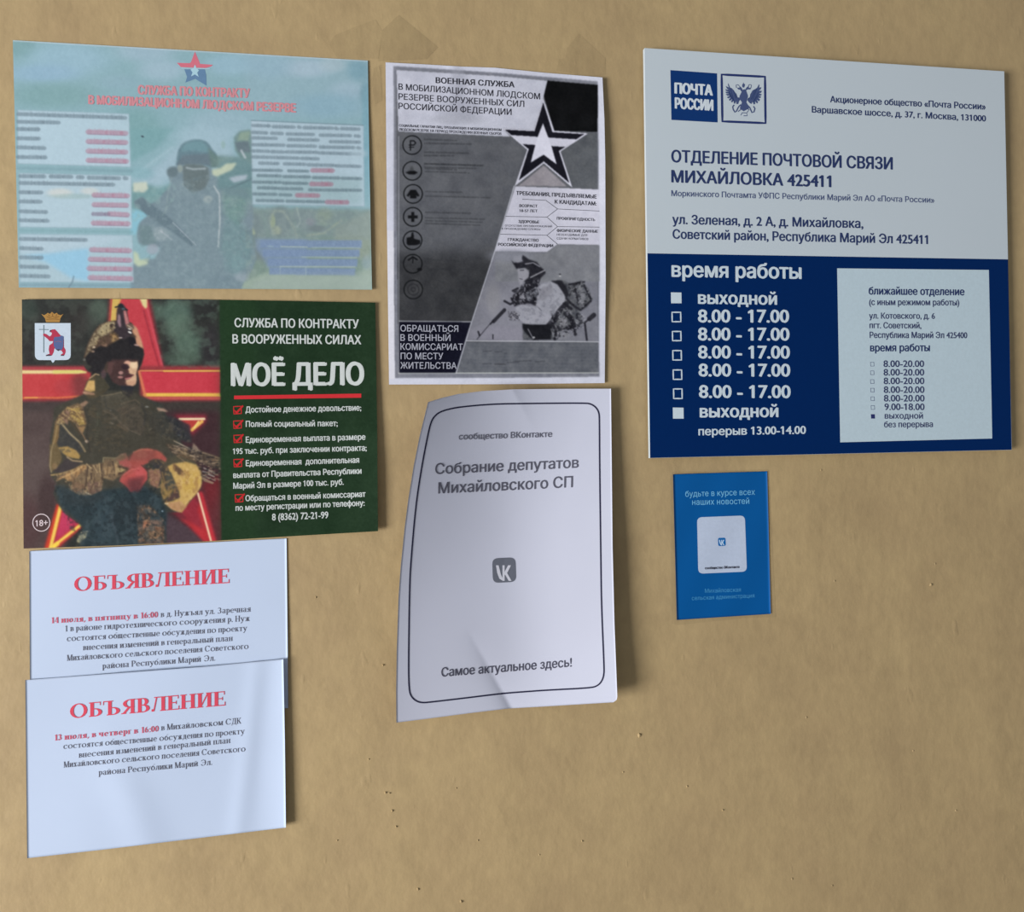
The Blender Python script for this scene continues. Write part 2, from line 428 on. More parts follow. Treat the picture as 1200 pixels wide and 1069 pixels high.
# ------------------------------------------------------------------ painter for the printed photographs
def noise2(shape, cell, seed, octs=3):
    r = np.random.RandomState(seed); out = np.zeros(shape); amp = 1; tot = 0
    for o in range(octs):
        c = max(cell/(2**o), 1.0)
        gy, gx = int(shape[0]/c)+3, int(shape[1]/c)+3
        G = r.rand(gy, gx); yy = np.arange(shape[0])/c; xx = np.arange(shape[1])/c
        y0 = yy.astype(int); x0 = xx.astype(int); fy = yy-y0; fx = xx-x0
        fy = fy*fy*(3-2*fy); fx = fx*fx*(3-2*fx)
        a = G[y0][:, x0]; b = G[y0][:, x0+1]; c_ = G[y0+1][:, x0]; d = G[y0+1][:, x0+1]
        out += amp*((a*(1-fx)+b*fx)*(1-fy)[:, None]+(c_*(1-fx)+d*fx)*fy[:, None]); tot += amp; amp *= .55
    return out/tot
def gblur(A, s):
    if s <= 0.05: return A
    k = int(max(1, math.ceil(3*s))); x = np.arange(-k, k+1); g = np.exp(-x*x/(2*s*s)); g /= g.sum()
    for ax in (0, 1):
        pad = [(0, 0)]*A.ndim; pad[ax] = (k, k); B = np.pad(A, pad, mode='edge'); out = np.zeros_like(A)
        for i, wt in enumerate(g):
            sl = [slice(None)]*A.ndim; sl[ax] = slice(i, i+A.shape[ax]); out += wt*B[tuple(sl)]
        A = out
    return A
class Canvas:
    def __init__(c, x0, y0, x1, y1, base, ss=2, seed=1):
        c.x0, c.y0, c.ss = x0, y0, ss; c.h, c.w = int((y1-y0)*ss), int((x1-x0)*ss)
        c.A = np.ones((c.h, c.w, 3))*np.array(base, float); c.tf = lambda x, y: (x, y); c.seed = seed
    def frame(c, ox, oy, s): c.tf = lambda x, y: (ox+x/s, oy+y/s); c.fs = s; return c
    def pts(c, p):
        if isinstance(p, str): p = [tuple(float(a) for a in q.split(',')) for q in p.split()]
        return np.array([[(a-o)*c.ss for a, o in zip(c.tf(*q), (c.x0, c.y0))] for q in p])
    def comp(c, mask, by, bx, col, alpha, tex, texs):
        h, w = mask.shape; m = (mask*alpha)[..., None]; col = np.array(col, float)*np.ones((h, w, 3))
        if tex:
            c.seed += 1
            n = noise2((h, w), texs*c.ss, c.seed, 3)-.5; col = col+(n*2*tex)[..., None]*np.array([1, .97, .85])
        reg = c.A[by:by+h, bx:bx+w]; reg[:] = reg*(1-m)+col*m
    def box(c, P, pad):
        x0 = max(0, int(P[:, 0].min()-pad)); x1 = min(c.w, int(P[:, 0].max()+pad)+2)
        y0 = max(0, int(P[:, 1].min()-pad)); y1 = min(c.h, int(P[:, 1].max()+pad)+2)
        return x0, y0, x1, y1
    def poly(c, p, col, blur=.5, alpha=1, tex=0, texs=4):
        P = c.pts(p); b = blur*c.ss; x0, y0, x1, y1 = c.box(P, 3*b+2)
        if x1-x0 < 1 or y1-y0 < 1: return
        X, Y = np.meshgrid(np.arange(x0, x1)+.5, np.arange(y0, y1)+.5); m = np.zeros(X.shape)
        ins = np.zeros(X.shape, bool); n = len(P)
        for i in range(n):
            (ax, ay), (bx, by) = P[i], P[(i+1) % n]
            if ay == by: continue
            ins ^= ((ay > Y) != (by > Y)) & (X < (bx-ax)*(Y-ay)/(by-ay)+ax)
        c.comp(gblur(ins.astype(float), b), y0, x0, col, alpha, tex, texs)
    def line(c, p, w, col, blur=.4, alpha=1, tex=0, texs=3, closed=False):
        P = c.pts(p); W = w*c.ss/2; b = max(blur*c.ss, .3); x0, y0, x1, y1 = c.box(P, W+2*b+2)
        if x1-x0 < 1 or y1-y0 < 1: return
        X, Y = np.meshgrid(np.arange(x0, x1)+.5, np.arange(y0, y1)+.5); D = np.full(X.shape, 1e9)
        n = len(P)
        for i in range(n if closed else n-1):
            a, q = P[i], P[(i+1) % n]; d = q-a; L = max(d@d, 1e-9)
            t = np.clip(((X-a[0])*d[0]+(Y-a[1])*d[1])/L, 0, 1)
            D = np.minimum(D, np.hypot(X-a[0]-t*d[0], Y-a[1]-t*d[1]))
        m = np.clip(.5-(D-W)/(2*b), 0, 1)
        c.comp(m, y0, x0, col, alpha, tex, texs)
    def blob(c, x, y, rx, ry, col, alpha=1, soft=1.0, tex=0, texs=4, ang=0):
        (px, py), = c.pts([(x, y)]); (qx, _), = c.pts([(x+rx, y)]); _, ((_, qy)) = 0, c.pts([(x, y+ry)])[0]
        RX, RY = max(abs(qx-px), .5), max(abs(qy-py), .5); R_ = max(RX, RY)*(1+soft)
        P = np.array([[px-R_, py-R_], [px+R_, py+R_]]); x0, y0, x1, y1 = c.box(P, 1)
        if x1-x0 < 1 or y1-y0 < 1: return
        X, Y = np.meshgrid(np.arange(x0, x1)+.5-px, np.arange(y0, y1)+.5-py)
        ca, sa = math.cos(math.radians(ang)), math.sin(math.radians(ang))
        d = np.hypot((X*ca+Y*sa)/RX, (-X*sa+Y*ca)/RY)
        m = np.clip((1+soft*.5-d)/max(soft, .05), 0, 1); m = m*m*(3-2*m)
        c.comp(m, y0, x0, col, alpha, tex, texs)
    def mottle(c, p, cell, col, th=.55, alpha=.8, soft=.06, blur=.6, octs=3, stretch=(1, 1)):
        """patches of col inside polygon p where noise is high (camouflage, folds, copier grain)"""
        P = c.pts(p); b = blur*c.ss; x0, y0, x1, y1 = c.box(P, 3*b+2)
        if x1-x0 < 3 or y1-y0 < 3: return
        X, Y = np.meshgrid(np.arange(x0, x1)+.5, np.arange(y0, y1)+.5); ins = np.zeros(X.shape, bool); n = len(P)
        for i in range(n):
            (ax, ay), (bx, by) = P[i], P[(i+1) % n]
            if ay == by: continue
            ins ^= ((ay > Y) != (by > Y)) & (X < (bx-ax)*(Y-ay)/(by-ay)+ax)
        c.seed += 1; h, w = ins.shape
        N = noise2((int(h*stretch[1])+2, int(w*stretch[0])+2), cell*c.ss, c.seed, octs)
        yi = np.clip((np.arange(h)*stretch[1]).astype(int), 0, N.shape[0]-1); xi = np.clip((np.arange(w)*stretch[0]).astype(int), 0, N.shape[1]-1)
        N = N[yi][:, xi]
        m = gblur(ins.astype(float), b)*np.clip((N-th)/soft+.5, 0, 1)
        c.comp(m, y0, x0, col, alpha, 0, 1)
    def smear(c, x0, y0, x1, y1, hgt, col, alpha=.8, words=None, seed=0, vary=.35):
        """a line of print too fine to read: short upright strokes in word groups (in photograph px)"""
        r = random.Random(seed*77+int(x0)+int(y0)*13); tf = c.tf; c.tf = lambda x, y: (x, y)
        x = x0
        L = max(x1-x0, 1)
        while x < x1:
            wl = r.uniform(9, 22) if words is None else words
            xe = min(x+wl, x1)
            yy = y0+(y1-y0)*(x-x0)/L; ye = y0+(y1-y0)*(xe-x0)/L
            c.line([(x, yy-hgt*.42), (xe, ye-hgt*.42)], hgt*.78, col, .45, alpha*.66, tex=22, texs=1.0)
            xx = x
            while xx < xe:
                hy = y0+(y1-y0)*(xx-x0)/L
                c.line([(xx, hy-hgt*r.choice([.85, .85, 1.0])), (xx, hy-hgt*.02)], .6, col, .35, alpha*r.uniform(.3, .9))
                xx += r.uniform(1.2, 1.9)
            x = xe+r.uniform(1.3, 2.4)
        c.tf = tf
    def tone(c, cell, amp, seed, tint=(1, 1, 1), octs=3):
        c.A += ((noise2((c.h, c.w), cell*c.ss, seed, octs)-.5)*2*amp)[..., None]*np.array(tint)
    def finish(c, blur): c.A = np.clip(gblur(c.A, blur*c.ss), 0, 255)
    def sample(c, P):
        X = np.clip((P[:, 0]-c.x0)*c.ss-.5, 0, c.w-1.001); Y = np.clip((P[:, 1]-c.y0)*c.ss-.5, 0, c.h-1.001)
        x0 = X.astype(int); y0 = Y.astype(int); fx = (X-x0)[:, None]; fy = (Y-y0)[:, None]; A = c.A
        return (A[y0, x0]*(1-fx)+A[y0, x0+1]*fx)*(1-fy)+(A[y0+1, x0]*(1-fx)+A[y0+1, x0+1]*fx)*fy

# ------------------------------------------------------------------ the setting
def wall_material(mul=1.0):
    m = bpy.data.materials.new('wall_paint'); m.use_nodes = True; nt = m.node_tree; N = nt.nodes.new; L = nt.links.new
    b = nt.nodes['Principled BSDF']
    g = N('ShaderNodeNewGeometry')
    mp = N('ShaderNodeMapping'); L(g.outputs['Position'], mp.inputs['Vector'])
    mp.inputs['Scale'].default_value = (1, 1, .8)
    n1 = N('ShaderNodeTexNoise'); n1.inputs['Scale'].default_value = 11; n1.inputs['Detail'].default_value = 5; n1.inputs['Roughness'].default_value = .6
    L(mp.outputs[0], n1.inputs['Vector'])
    r1 = N('ShaderNodeValToRGB'); L(n1.outputs['Fac'], r1.inputs['Fac'])
    a, c = WALL_A*mul, WALL_B*mul
    r1.color_ramp.elements[0].position = .3; r1.color_ramp.elements[0].color = (*a, 1)
    r1.color_ramp.elements[1].position = .72; r1.color_ramp.elements[1].color = (*c, 1)
    # fine vertical brush streaks and speckle of the old paint
    mp2 = N('ShaderNodeMapping'); L(g.outputs['Position'], mp2.inputs['Vector']); mp2.inputs['Scale'].default_value = (120, 1, 70)
    n2 = N('ShaderNodeTexNoise'); n2.inputs['Scale'].default_value = 1.0; n2.inputs['Detail'].default_value = 4
    L(mp2.outputs[0], n2.inputs['Vector'])
    mx = N('ShaderNodeMix'); mx.data_type = 'RGBA'; mx.blend_type = 'MULTIPLY'; mx.inputs[0].default_value = 1.0
    r2 = N('ShaderNodeValToRGB'); L(n2.outputs['Fac'], r2.inputs['Fac'])
    r2.color_ramp.elements[0].position = .28; r2.color_ramp.elements[0].color = (.945, .945, .94, 1)
    r2.color_ramp.elements[1].position = .7; r2.color_ramp.elements[1].color = (1.04, 1.045, 1.035, 1)
    L(r1.outputs[0], mx.inputs[6]); L(r2.outputs[0], mx.inputs[7])
    # greyish scuffs
    n3 = N('ShaderNodeTexNoise'); n3.inputs['Scale'].default_value = 22; n3.inputs['Detail'].default_value = 6; n3.inputs['Roughness'].default_value = .7
    L(g.outputs['Position'], n3.inputs['Vector'])
    r3 = N('ShaderNodeValToRGB'); L(n3.outputs['Fac'], r3.inputs['Fac'])
    r3.color_ramp.elements[0].position = .5; r3.color_ramp.elements[0].color = (0, 0, 0, 1)
    r3.color_ramp.elements[1].position = .8; r3.color_ramp.elements[1].color = (.5, .5, .5, 1)
    mx3 = N('ShaderNodeMix'); mx3.data_type = 'RGBA'; L(r3.outputs[0], mx3.inputs[0]); L(mx.outputs[2], mx3.inputs[6])
    mx3.inputs[7].default_value = (*(WALL_A*mul*.82), 1)
    L(mx3.outputs[2], b.inputs['Base Color'])
    # relief: trowelled plaster, roller grain, a few dents
    n4 = N('ShaderNodeTexNoise'); n4.inputs['Scale'].default_value = 13; n4.inputs['Detail'].default_value = 5
    L(mp.outputs[0], n4.inputs['Vector'])
    b1 = N('ShaderNodeBump'); b1.inputs['Strength'].default_value = .55; b1.inputs['Distance'].default_value = .006
    L(n4.outputs['Fac'], b1.inputs['Height'])
    mp5 = N('ShaderNodeMapping'); L(g.outputs['Position'], mp5.inputs['Vector']); mp5.inputs['Scale'].default_value = (230, 1, 150)
    n5 = N('ShaderNodeTexNoise'); n5.inputs['Scale'].default_value = 1; n5.inputs['Detail'].default_value = 3
    L(mp5.outputs[0], n5.inputs['Vector'])
    b2 = N('ShaderNodeBump'); b2.inputs['Strength'].default_value = .17; b2.inputs['Distance'].default_value = .0008
    L(n5.outputs['Fac'], b2.inputs['Height']); L(b1.outputs[0], b2.inputs['Normal'])
    mp6 = N('ShaderNodeMapping'); L(g.outputs['Position'], mp6.inputs['Vector']); mp6.inputs['Scale'].default_value = (75, 1, 30)
    n6 = N('ShaderNodeTexNoise'); n6.inputs['Scale'].default_value = 1; n6.inputs['Detail'].default_value = 2
    L(mp6.outputs[0], n6.inputs['Vector'])
    r6 = N('ShaderNodeValToRGB'); L(n6.outputs['Fac'], r6.inputs['Fac']); r6.color_ramp.elements[0].position = .68; r6.color_ramp.elements[1].position = .8
    b3 = N('ShaderNodeBump'); b3.inputs['Strength'].default_value = .35; b3.inputs['Distance'].default_value = .0008
    L(r6.outputs[0], b3.inputs['Height']); L(b2.outputs[0], b3.inputs['Normal'])
    L(b3.outputs[0], b.inputs['Normal'])
    b.inputs['Roughness'].default_value = .62; b.inputs['Specular IOR Level'].default_value = .3
    return m
WALL_A = alb((165, 142, 104)); WALL_B = alb((179, 156, 113))
wm = wall_material()
def boxmesh(name, lo, hi, m):
    (x0, y0, z0), (x1, y1, z1) = lo, hi
    v = [(x0, y0, z0), (x1, y0, z0), (x1, y1, z0), (x0, y1, z0), (x0, y0, z1), (x1, y0, z1), (x1, y1, z1), (x0, y1, z1)]
    f = [(0, 3, 2, 1), (4, 5, 6, 7), (0, 1, 5, 4), (1, 2, 6, 5), (2, 3, 7, 6), (3, 0, 4, 7)]
    return mesh_obj(name, v, f, m, loc=(0, 0, 0))
wall = boxmesh('wall_back', (-4.6, 0, 0), (4.4, .2, 2.9), wm); tag(wall, kind='structure')
fm = paper_mat((120, 112, 104), name='concrete_floor', var=.12, scale=18, rough=.8)
flo = boxmesh('floor', (-4.6, -3.4, -.1), (4.4, .2, 0), fm); tag(flo, kind='structure')

# marks left where tape has been pulled off, crumbs and dents in the paint
def z_(ox, oy, s, txt): return [(ox+float(q.split(',')[0])/s, oy+float(q.split(',')[1])/s) for q in txt.split()]
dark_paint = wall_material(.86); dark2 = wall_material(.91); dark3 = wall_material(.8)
def decal(name, pts, m, h=.00012):
    tri = tessellate_polygon([[Vector((x, y, 0)) for x, y in pts]])
    return mesh_obj(name, to3(pts, h), orient(pts, [tuple(t) for t in tri]), m, wall)
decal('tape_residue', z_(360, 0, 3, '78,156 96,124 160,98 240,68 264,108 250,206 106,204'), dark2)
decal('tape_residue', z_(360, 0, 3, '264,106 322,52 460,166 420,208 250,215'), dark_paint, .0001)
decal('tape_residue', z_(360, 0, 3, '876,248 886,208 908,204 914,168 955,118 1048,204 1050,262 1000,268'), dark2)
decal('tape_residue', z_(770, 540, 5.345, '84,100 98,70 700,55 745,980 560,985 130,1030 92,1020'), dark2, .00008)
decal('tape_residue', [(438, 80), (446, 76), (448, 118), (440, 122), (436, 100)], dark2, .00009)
r = random.Random(5)
def crumb(px, py, size, depth=.0009, el=1.5):
    c = to3([(px, py)], 0)[0]; n = 7; V = [(0, -depth, 0)]; F = []
    for i in range(n):
        a = 2*math.pi*i/n; k = size*(.7+.6*r.random()); V.append((k*math.cos(a), 0, el*k*math.sin(a)))
        F.append((0, i+1, (i+1) % n+1))
    for i in range(n):
        x, y, zz = V[i+1]; V.append((x*.5+.1*size, -depth*.9, zz*.5))
    F = [(1+i, 1+(i+1) % n, 1+n+(i+1) % n, 1+n+i) for i in range(n)]+[tuple(1+n+i for i in range(n))]
    V = [(c[0]+x, c[1]+y, c[2]+zz) for x, y, zz in V]
    return V, F
for (x, y, s, d, dk) in [(749, 861.7, 3.0, .0016, 0), (846.7, 949.6, 1.6, .0012, 0), (928, 1030, 2.2, .0007, 1), (975, 1038, 2, .0007, 1), (805, 921.7, 1.5, .0009, 0),
        (945, 841, 2.2, .0006, 1), (451.5, 929, 2.2, .0014, 0), (456.5, 929.6, 1.6, .001, 1), (459.5, 950.4, 1.8, .0012, 0), (464, 968.8, 1.5, .0012, 0), (489.7, 1042.4, 2.0, .0012, 0),
        (540.3, 1056.6, 2.2, .0014, 0), (448.7, 779.5, 1.5, .0014, 0), (534.6, 923.6, 1.4, .0006, 1), (682, 986, 1.6, .001, 0), (1090.5, 685.5, 3.0, .0014, 0), (1096, 661, 2.2, .0005, 1),
        (962, 551, 1.5, .0007, 1), (978, 681, 2.0, .0006, 1), (432, 890, 1.2, .0008, 0), (560, 985, 1.3, .0008, 0), (632, 1002, 1.4, .0006, 0), (395, 985, 1.4, .0008, 0), (730, 905, 1.3, .0008, 0),
        (370, 700, 1.5, .0008, 0), (362, 520, 1.3, .0007, 0), (1070, 880, 1.5, .0007, 0), (1120, 950, 1.6, .0008, 0)]:
    V, F = crumb(x, y, s*.00045, d)
    mesh_obj('paint_crumb' if not dk else 'paint_dent', V, F, wm if not dk else dark3, wall)

# ------------------------------------------------------------------ helper for lines of print in zoomed coordinates
INK = (52, 56, 84)
def lines(sh, ox, oy, s, rows, c, bold=0.0, font='sans', up=(-.008, -1), name='text_line'):
    for row in rows:
        txt, x0, y0, x1, y1, cap = row[:6]; b = row[6] if len(row) > 6 else bold; cc = row[7] if len(row) > 7 else c; nm = row[8] if len(row) > 8 else name
        sh.text(nm, txt, ox+x0/s, oy+y0/s, ox+x1/s, oy+y1/s, cap/s, cc, b, up, font)
def seg(px, py, ax, ay, bx, by):
    dx, dy = bx-ax, by-ay; L = math.hypot(dx, dy)
    return ((px-ax)*dy-(py-ay)*dx)/L*-1 if False else ((px-ax)*(-dy)+(py-ay)*dx)/L, ((px-ax)*dx+(py-ay)*dy)/L/L

# ================================================================== post office board
def h_flat(v): return lambda p: np.full(len(np.atleast_2d(p)), v)
WHITE_B = (181, 192, 197)
bm_white = paper_mat((176, 186, 190), name='board_plastic', var=.02, scale=8, rough=.45, k=.84)
board = Sheet('sign_board', 'large white and blue plastic board with post office address and opening hours', 'sign',
    [(755.3, 56.3), (1176.8, 83.6)], [(1176.8, 83.6), (1185.7, 527.4)], [(761.7, 537), (1185.7, 527.4)], [(755.3, 56.3), (761.7, 537)],
    h_flat(.0042), bm_white, thick=.0042, step=40, layer=.00008)
NAVY = (0, 33, 80); WHT = (186, 200, 206); BINK = (44, 58, 98)
board.poly('blue_panel', [(758.7, 296.9), (1181.3, 304.0), (1185.5, 527.2), (761.9, 536.8)], NAVY, .6, maxe=60, m=mat(NAVY, .6, .06, .84))
board.poly('white_panel', [(981, 314.5), (1158.8, 316.4), (1162.8, 514), (984.6, 518.5)], (172, 190, 196), 1.0, maxe=60, m=mat((172, 189, 195), .5, .1, .84))
lg = board.poly('logo_square', [(785.6, 82.2), (840.3, 86), (841, 143.5), (786.8, 140.5)], (12, 52, 108), 1.0, maxe=60)
board.text('logo_lettering', 'ПОЧТА', 790.5, 109.4, 835.3, 111.8, 12.3, (205, 215, 220), 1.0, parent=lg)
board.text('logo_lettering', 'РОССИИ', 790.9, 127.0, 836, 129.7, 12.6, (205, 215, 220), .85, parent=lg)
fz = lambda t: z_(840, 80, 15.27, t)
fr = board.stroke('logo_frame', fz('86,112 862,152 872,982 100,950'), 2.7, (40, 54, 102), closed=True)
EG = (70, 84, 122)
def geo(pts, maxe=14):
    tri = tessellate_polygon([[Vector((x, y, 0)) for x, y in pts]]); V, T = subdiv(list(pts), [tuple(t) for t in tri], maxe); return V, orient(V, T)
L_ = []
# left wing, right wing (feathered), body, necks with crowned heads, legs with horns, tail
lw = '355,470 300,390 262,352 240,350 205,265 198,300 218,345 160,318 178,360 215,385 150,375 168,408 218,420 152,420 170,448 222,455 160,462 185,492 232,488 180,520 205,540 250,520 212,565 236,582 278,550 250,600 275,612 312,572 300,620 322,640 345,590 350,640 385,640 395,600 420,560 405,520 375,525'
rw = '598,470 640,395 690,370 720,350 752,288 764,300 755,345 798,340 785,375 752,400 808,405 790,440 752,445 808,470 786,490 748,490 795,510 775,535 740,530 775,560 755,590 715,565 740,610 718,632 685,590 690,640 660,648 640,600 620,640 585,620 545,570 560,530 590,525'
L_ += [geo(fz(lw)), geo(fz(rw)), geo(fz('430,450 455,400 475,380 500,375 525,400 545,450 560,500 545,560 530,610 560,660 575,720 480,770 410,720 430,660 450,610 415,560 405,500'))]
L_ += [geo(fz('440,420 420,385 385,380 360,350 385,345 405,355 402,310 420,330 440,345 460,380 470,420')), geo(fz('520,420 535,385 565,378 600,380 620,340 595,352 570,345 575,310 550,330 530,345 510,380 505,420')),
       geo(fz('455,330 455,290 470,275 475,250 485,275 500,285 505,300 495,330 488,345 470,345'))]
L_ += [stroke_geo(fz('430,650 390,690 350,770 325,785 295,740 285,690 310,655'), 1.5), stroke_geo(fz('545,660 590,705 630,795 665,780 682,720 655,680'), 1.5),
       stroke_geo(fz('350,350 345,300 375,295 400,310'), .8), stroke_geo(fz('610,350 620,300 590,290 560,310'), .8),
       stroke_geo(fz('430,840 455,795 535,800 545,850 480,850'), .9), stroke_geo(fz('380,775 480,700 580,740 540,790'), 1.0)]
em = board.multi('eagle_emblem', L_, EG, 1.2)
L2 = [stroke_geo(fz(t), .55) for t in ('240,350 300,560', '205,385 280,540', '215,430 320,600', '225,470 330,620', '300,400 345,540', '715,370 640,560', '750,420 660,590', '745,480 650,610', '690,380 610,560', '345,450 350,500 400,560', '610,450 605,500 560,560')]
board.multi('feather_lines', L2, (40, 58, 98), 1.6, parent=em)
lines(board, 930, 60, 4.444, [('Акционерное общество «Почта России»', 190, 266, 1000, 304, 33), ('Варшавское шоссе, д. 37, г. Москва, 131000', 95, 319, 1002, 366, 33)], BINK, .3)
lines(board, 750, 160, 2.667, [('ОТДЕЛЕНИЕ ПОЧТОВОЙ СВЯЗИ', 98, 80, 790, 103, 38, .62, BINK, 'heading'), ('МИХАЙЛОВКА 425411', 98, 143, 598, 158, 38, .66, BINK, 'heading'),
    ('Моркинского Почтамта УФПС Республики Марий Эл АО «Почта России»', 98, 186, 920, 207, 18, .2, (78, 90, 124)),
    ('ул. Зеленая, д. 2 А, д. Михайловка,', 101, 273, 698, 286, 29, .42), ('Советский район, Республика Марий Эл 425411', 102, 319, 900, 336, 29, .42)], BINK)
WT = (196, 210, 216)
lines(board, 750, 300, 4.452, [('время работы', 165, 108, 843, 119, 78, .75, WT, 'heading'), ('выходной', 303, 249, 715, 254, 64, .7)] +
    [('8.00 - 17.00', a, y, b, y+1, 65, .7) for a, b, y in ((303, 778, 346), (303, 780, 440), (304, 782, 534), (306, 784, 628), (308, 786, 740))] +
    [('выходной', 312, 842, 722, 840, 64, .7), ('перерыв 13.00-14.00', 305, 936, 866, 928, 43, .4)], WT)
bz = lambda t: z_(750, 300, 4.452, t)
for i, (a, b, c, d) in enumerate([(161, 190, 216, 247), (163, 290, 216, 347), (165, 390, 217, 446), (167, 490, 219, 547), (169, 591, 221, 648), (171, 690, 223, 748), (171, 791, 227, 849)]):
    if i in (0, 6): board.poly('day_square', bz(f'{a},{b} {c},{b+1} {c+1},{d} {a+1},{d}'), WT, 1.2, maxe=60)
    else: board.stroke('day_square', bz(f'{a+4},{b+4} {c-4},{b+4} {c-3},{d-4} {a+5},{d-4}'), 1.7, WT, closed=True)
lines(board, 960, 300, 4.275, [('ближайшее отделение', 248, 193, 728, 197, 38, .42, BINK, 'heading'), ('(с иным режимом работы)', 250, 246, 702, 248, 31, .28), ('ул. Котовского, д. 6', 250, 314, 580, 315, 30, .28),
    ('пгт. Советский,', 252, 362, 512, 363, 30, .28), ('Республика Марий Эл 425400', 253, 411, 742, 412, 31, .28), ('время работы', 255, 478, 555, 477, 38, .4, BINK, 'heading')] +
    [('8.00-20.00', 322+i*.5, y, 526+i*.5, y, 32, .3) for i, y in enumerate((556, 599, 642, 686, 729))] +
    [('9.00-18.00', 327, 772, 528, 772, 32, .3), ('выходной', 328, 815, 520, 815, 30, .25), ('без перерыва', 325, 859, 570, 857, 30, .25)], (58, 66, 100))
sz = lambda t: z_(960, 300, 4.275, t)
for i, (a, y) in enumerate(((255, 531), (255, 574), (255, 618), (256, 661), (257, 704), (258, 748))):
    board.stroke('day_square', sz(f'{a+2},{y+2} {a+19},{y+2} {a+20},{y+21} {a+3},{y+21}'), .75, (70, 78, 112), closed=True)
board.poly('day_square', sz('259,793 279,793 280,815 260,815'), (45, 52, 100), 1.2)

# ================================================================== small blue flyer
def h_fly(p): p = np.atleast_2d(p); return .0007+.0004*np.sin(p[:, 0]/17+p[:, 1]/41)**2
flyer = Sheet('flyer', 'small bright blue flyer with a white rounded card, under the big board', 'flyer',
    [(788.7, 556), (899, 552.5)], [(899, 552.5), (903.2, 719.6)], [(793.2, 726.7), (903.2, 719.6)], [(788.7, 556), (793.2, 726.7)],
    h_fly, paper_mat((0, 84, 148), name='blue_paper', var=.02, rough=.5))
card = flyer.poly('white_card', rrect([(816.8, 606.4), (872.9, 604.2), (875.3, 670), (818.3, 672.5)], 6), (182, 194, 212), 1.0)
lines(flyer, 770, 540, 5.345, [('будьте в курсе всех', 177, 226, 613, 213, 37, .1), ('наших новостей', 220, 277, 578, 270, 37, .1)], (110, 178, 215), name='heading')
lines(flyer, 770, 540, 5.345, [('Михайловская', 300, 828, 525, 820, 26, .0), ('сельская администрация', 218, 874, 610, 857, 26, .0)], (70, 150, 200))
flyer.text('caption', 'сообщество ВКонтакте', 826.1, 667.3, 866.7, 665.8, 2.9, (50, 50, 64), .22, lay=1.8, parent=card)
lgo = flyer.poly('logo_square', rrect([(841.3, 630.5), (850.2, 630.2), (850.6, 639.8), (841.7, 640.1)], 2), (20, 100, 165), 1.5, parent=card)
def vk(ax, ay, s):
    return [geo([(ax+x*s, ay+y*s) for x, y in p]) for p in ([(0, 0), (.17, 0), (.33, .62), (.42, .8), (.42, 0), (.56, 0), (.56, 1), (.44, 1), (.22, .86), (.08, .5)],
        [(.56, .42), (.78, 0), (.97, 0), (.72, .5), (1.0, 1), (.82, 1), (.6, .62), (.56, .6)])]
flyer.multi('logo_letters', vk(842.6, 632.8, 6.4), (190, 215, 235), 2.0, parent=card)

# ================================================================== community sheet with lifted left edge
VT = [(501.6, 471.4), (517, 466.5), (537, 461.8), (565, 458.4), (602, 456.3), (660, 455.7), (715.9, 455.6)]
VR = [(715.9, 455.6), (716.8, 540), (717.8, 640), (720, 730), (723.4, 817), (722.6, 820.2)]
VB = [(464.5, 847), (500, 842.6), (550, 836), (594.7, 830.6), (640, 828), (719, 823.2), (722.6, 820.2)]
VL = [(501.6, 471.4), (492, 510), (485, 545), (478.5, 585), (474, 620), (469.5, 665), (467, 700), (465, 760), (464.2, 810), (464.5, 847)]
_vl = np.array(VL); _vr = np.array(VR)
def h_vk(p):
    p = np.atleast_2d(p); x, y = p[:, 0], p[:, 1]
    le = np.interp(y, _vl[:, 1], _vl[:, 0]); re = np.interp(y, _vr[:, 1], _vr[:, 0]); v = np.clip((y-456)/384, -.05, 1.05)
    d = np.clip(1-(x-le)/185, 0, 1.2)**2; e = np.clip(1-(re-x)/130, 0, 1.2)**2
    h = .0035+d*(.022*(1-v)+.015)+e*(.005+.012*v)
    # creases
    ax, ay, bx, by = 546, 735, 600, 832; L = math.hypot(bx-ax, by-ay)
    sd = ((x-ax)*(by-ay)-(y-ay)*(bx-ax))/L; tt = np.clip(((x-ax)*(bx-ax)+(y-ay)*(by-ay))/L/L, 0, 1.05)
    h -= .0030*tt*np.where(sd < 0, np.exp(sd/9), np.exp(-sd/22))
    ax, ay, bx, by = 600, 455, 628, 508
    sd = ((x-ax)*(by-ay)-(y-ay)*(bx-ax))/math.hypot(bx-ax, by-ay); tt = np.clip(1-((x-ax)*(bx-ax)+(y-ay)*(by-ay))/(math.hypot(bx-ax, by-ay)**2), 0, 1.05)
    h += .0016*tt*np.where(sd > 0, np.exp(-sd/14), np.exp(sd/50))
    h += .0008*np.sin(x/31+y/80)*np.sin(y/55-x/90)
    return h
vks = Sheet('notice', 'white notice with rounded dark outline, its left edge curling off the wall', 'notice', VT, VR, VB, VL, h_vk,
    paper_mat((198, 201, 214), name='white_paper', var=.02), step=2.0, layer=.0002)
bp = [(538.8, 477), (577, 473.6), (617.5, 473), (686, 472.4), (693, 473.6), (699, 478), (702, 484), (702.4, 492), (702.6, 540), (704.1, 659.3), (704.8, 710), (707.8, 780), (707.8, 791), (705, 799), (700, 804), (692, 806.4),
      (640, 809), (613, 811), (590, 812.7), (543, 818.5), (503, 823.2), (494, 823.8), (487, 821.5), (481.5, 816), (479.3, 808), (478.6, 780), (479.9, 686.7), (481.4, 659.3), (487, 594), (493.8, 549), (501.6, 508.5), (505, 495), (508.5, 488.5), (514.5, 483.3), (524, 480)]
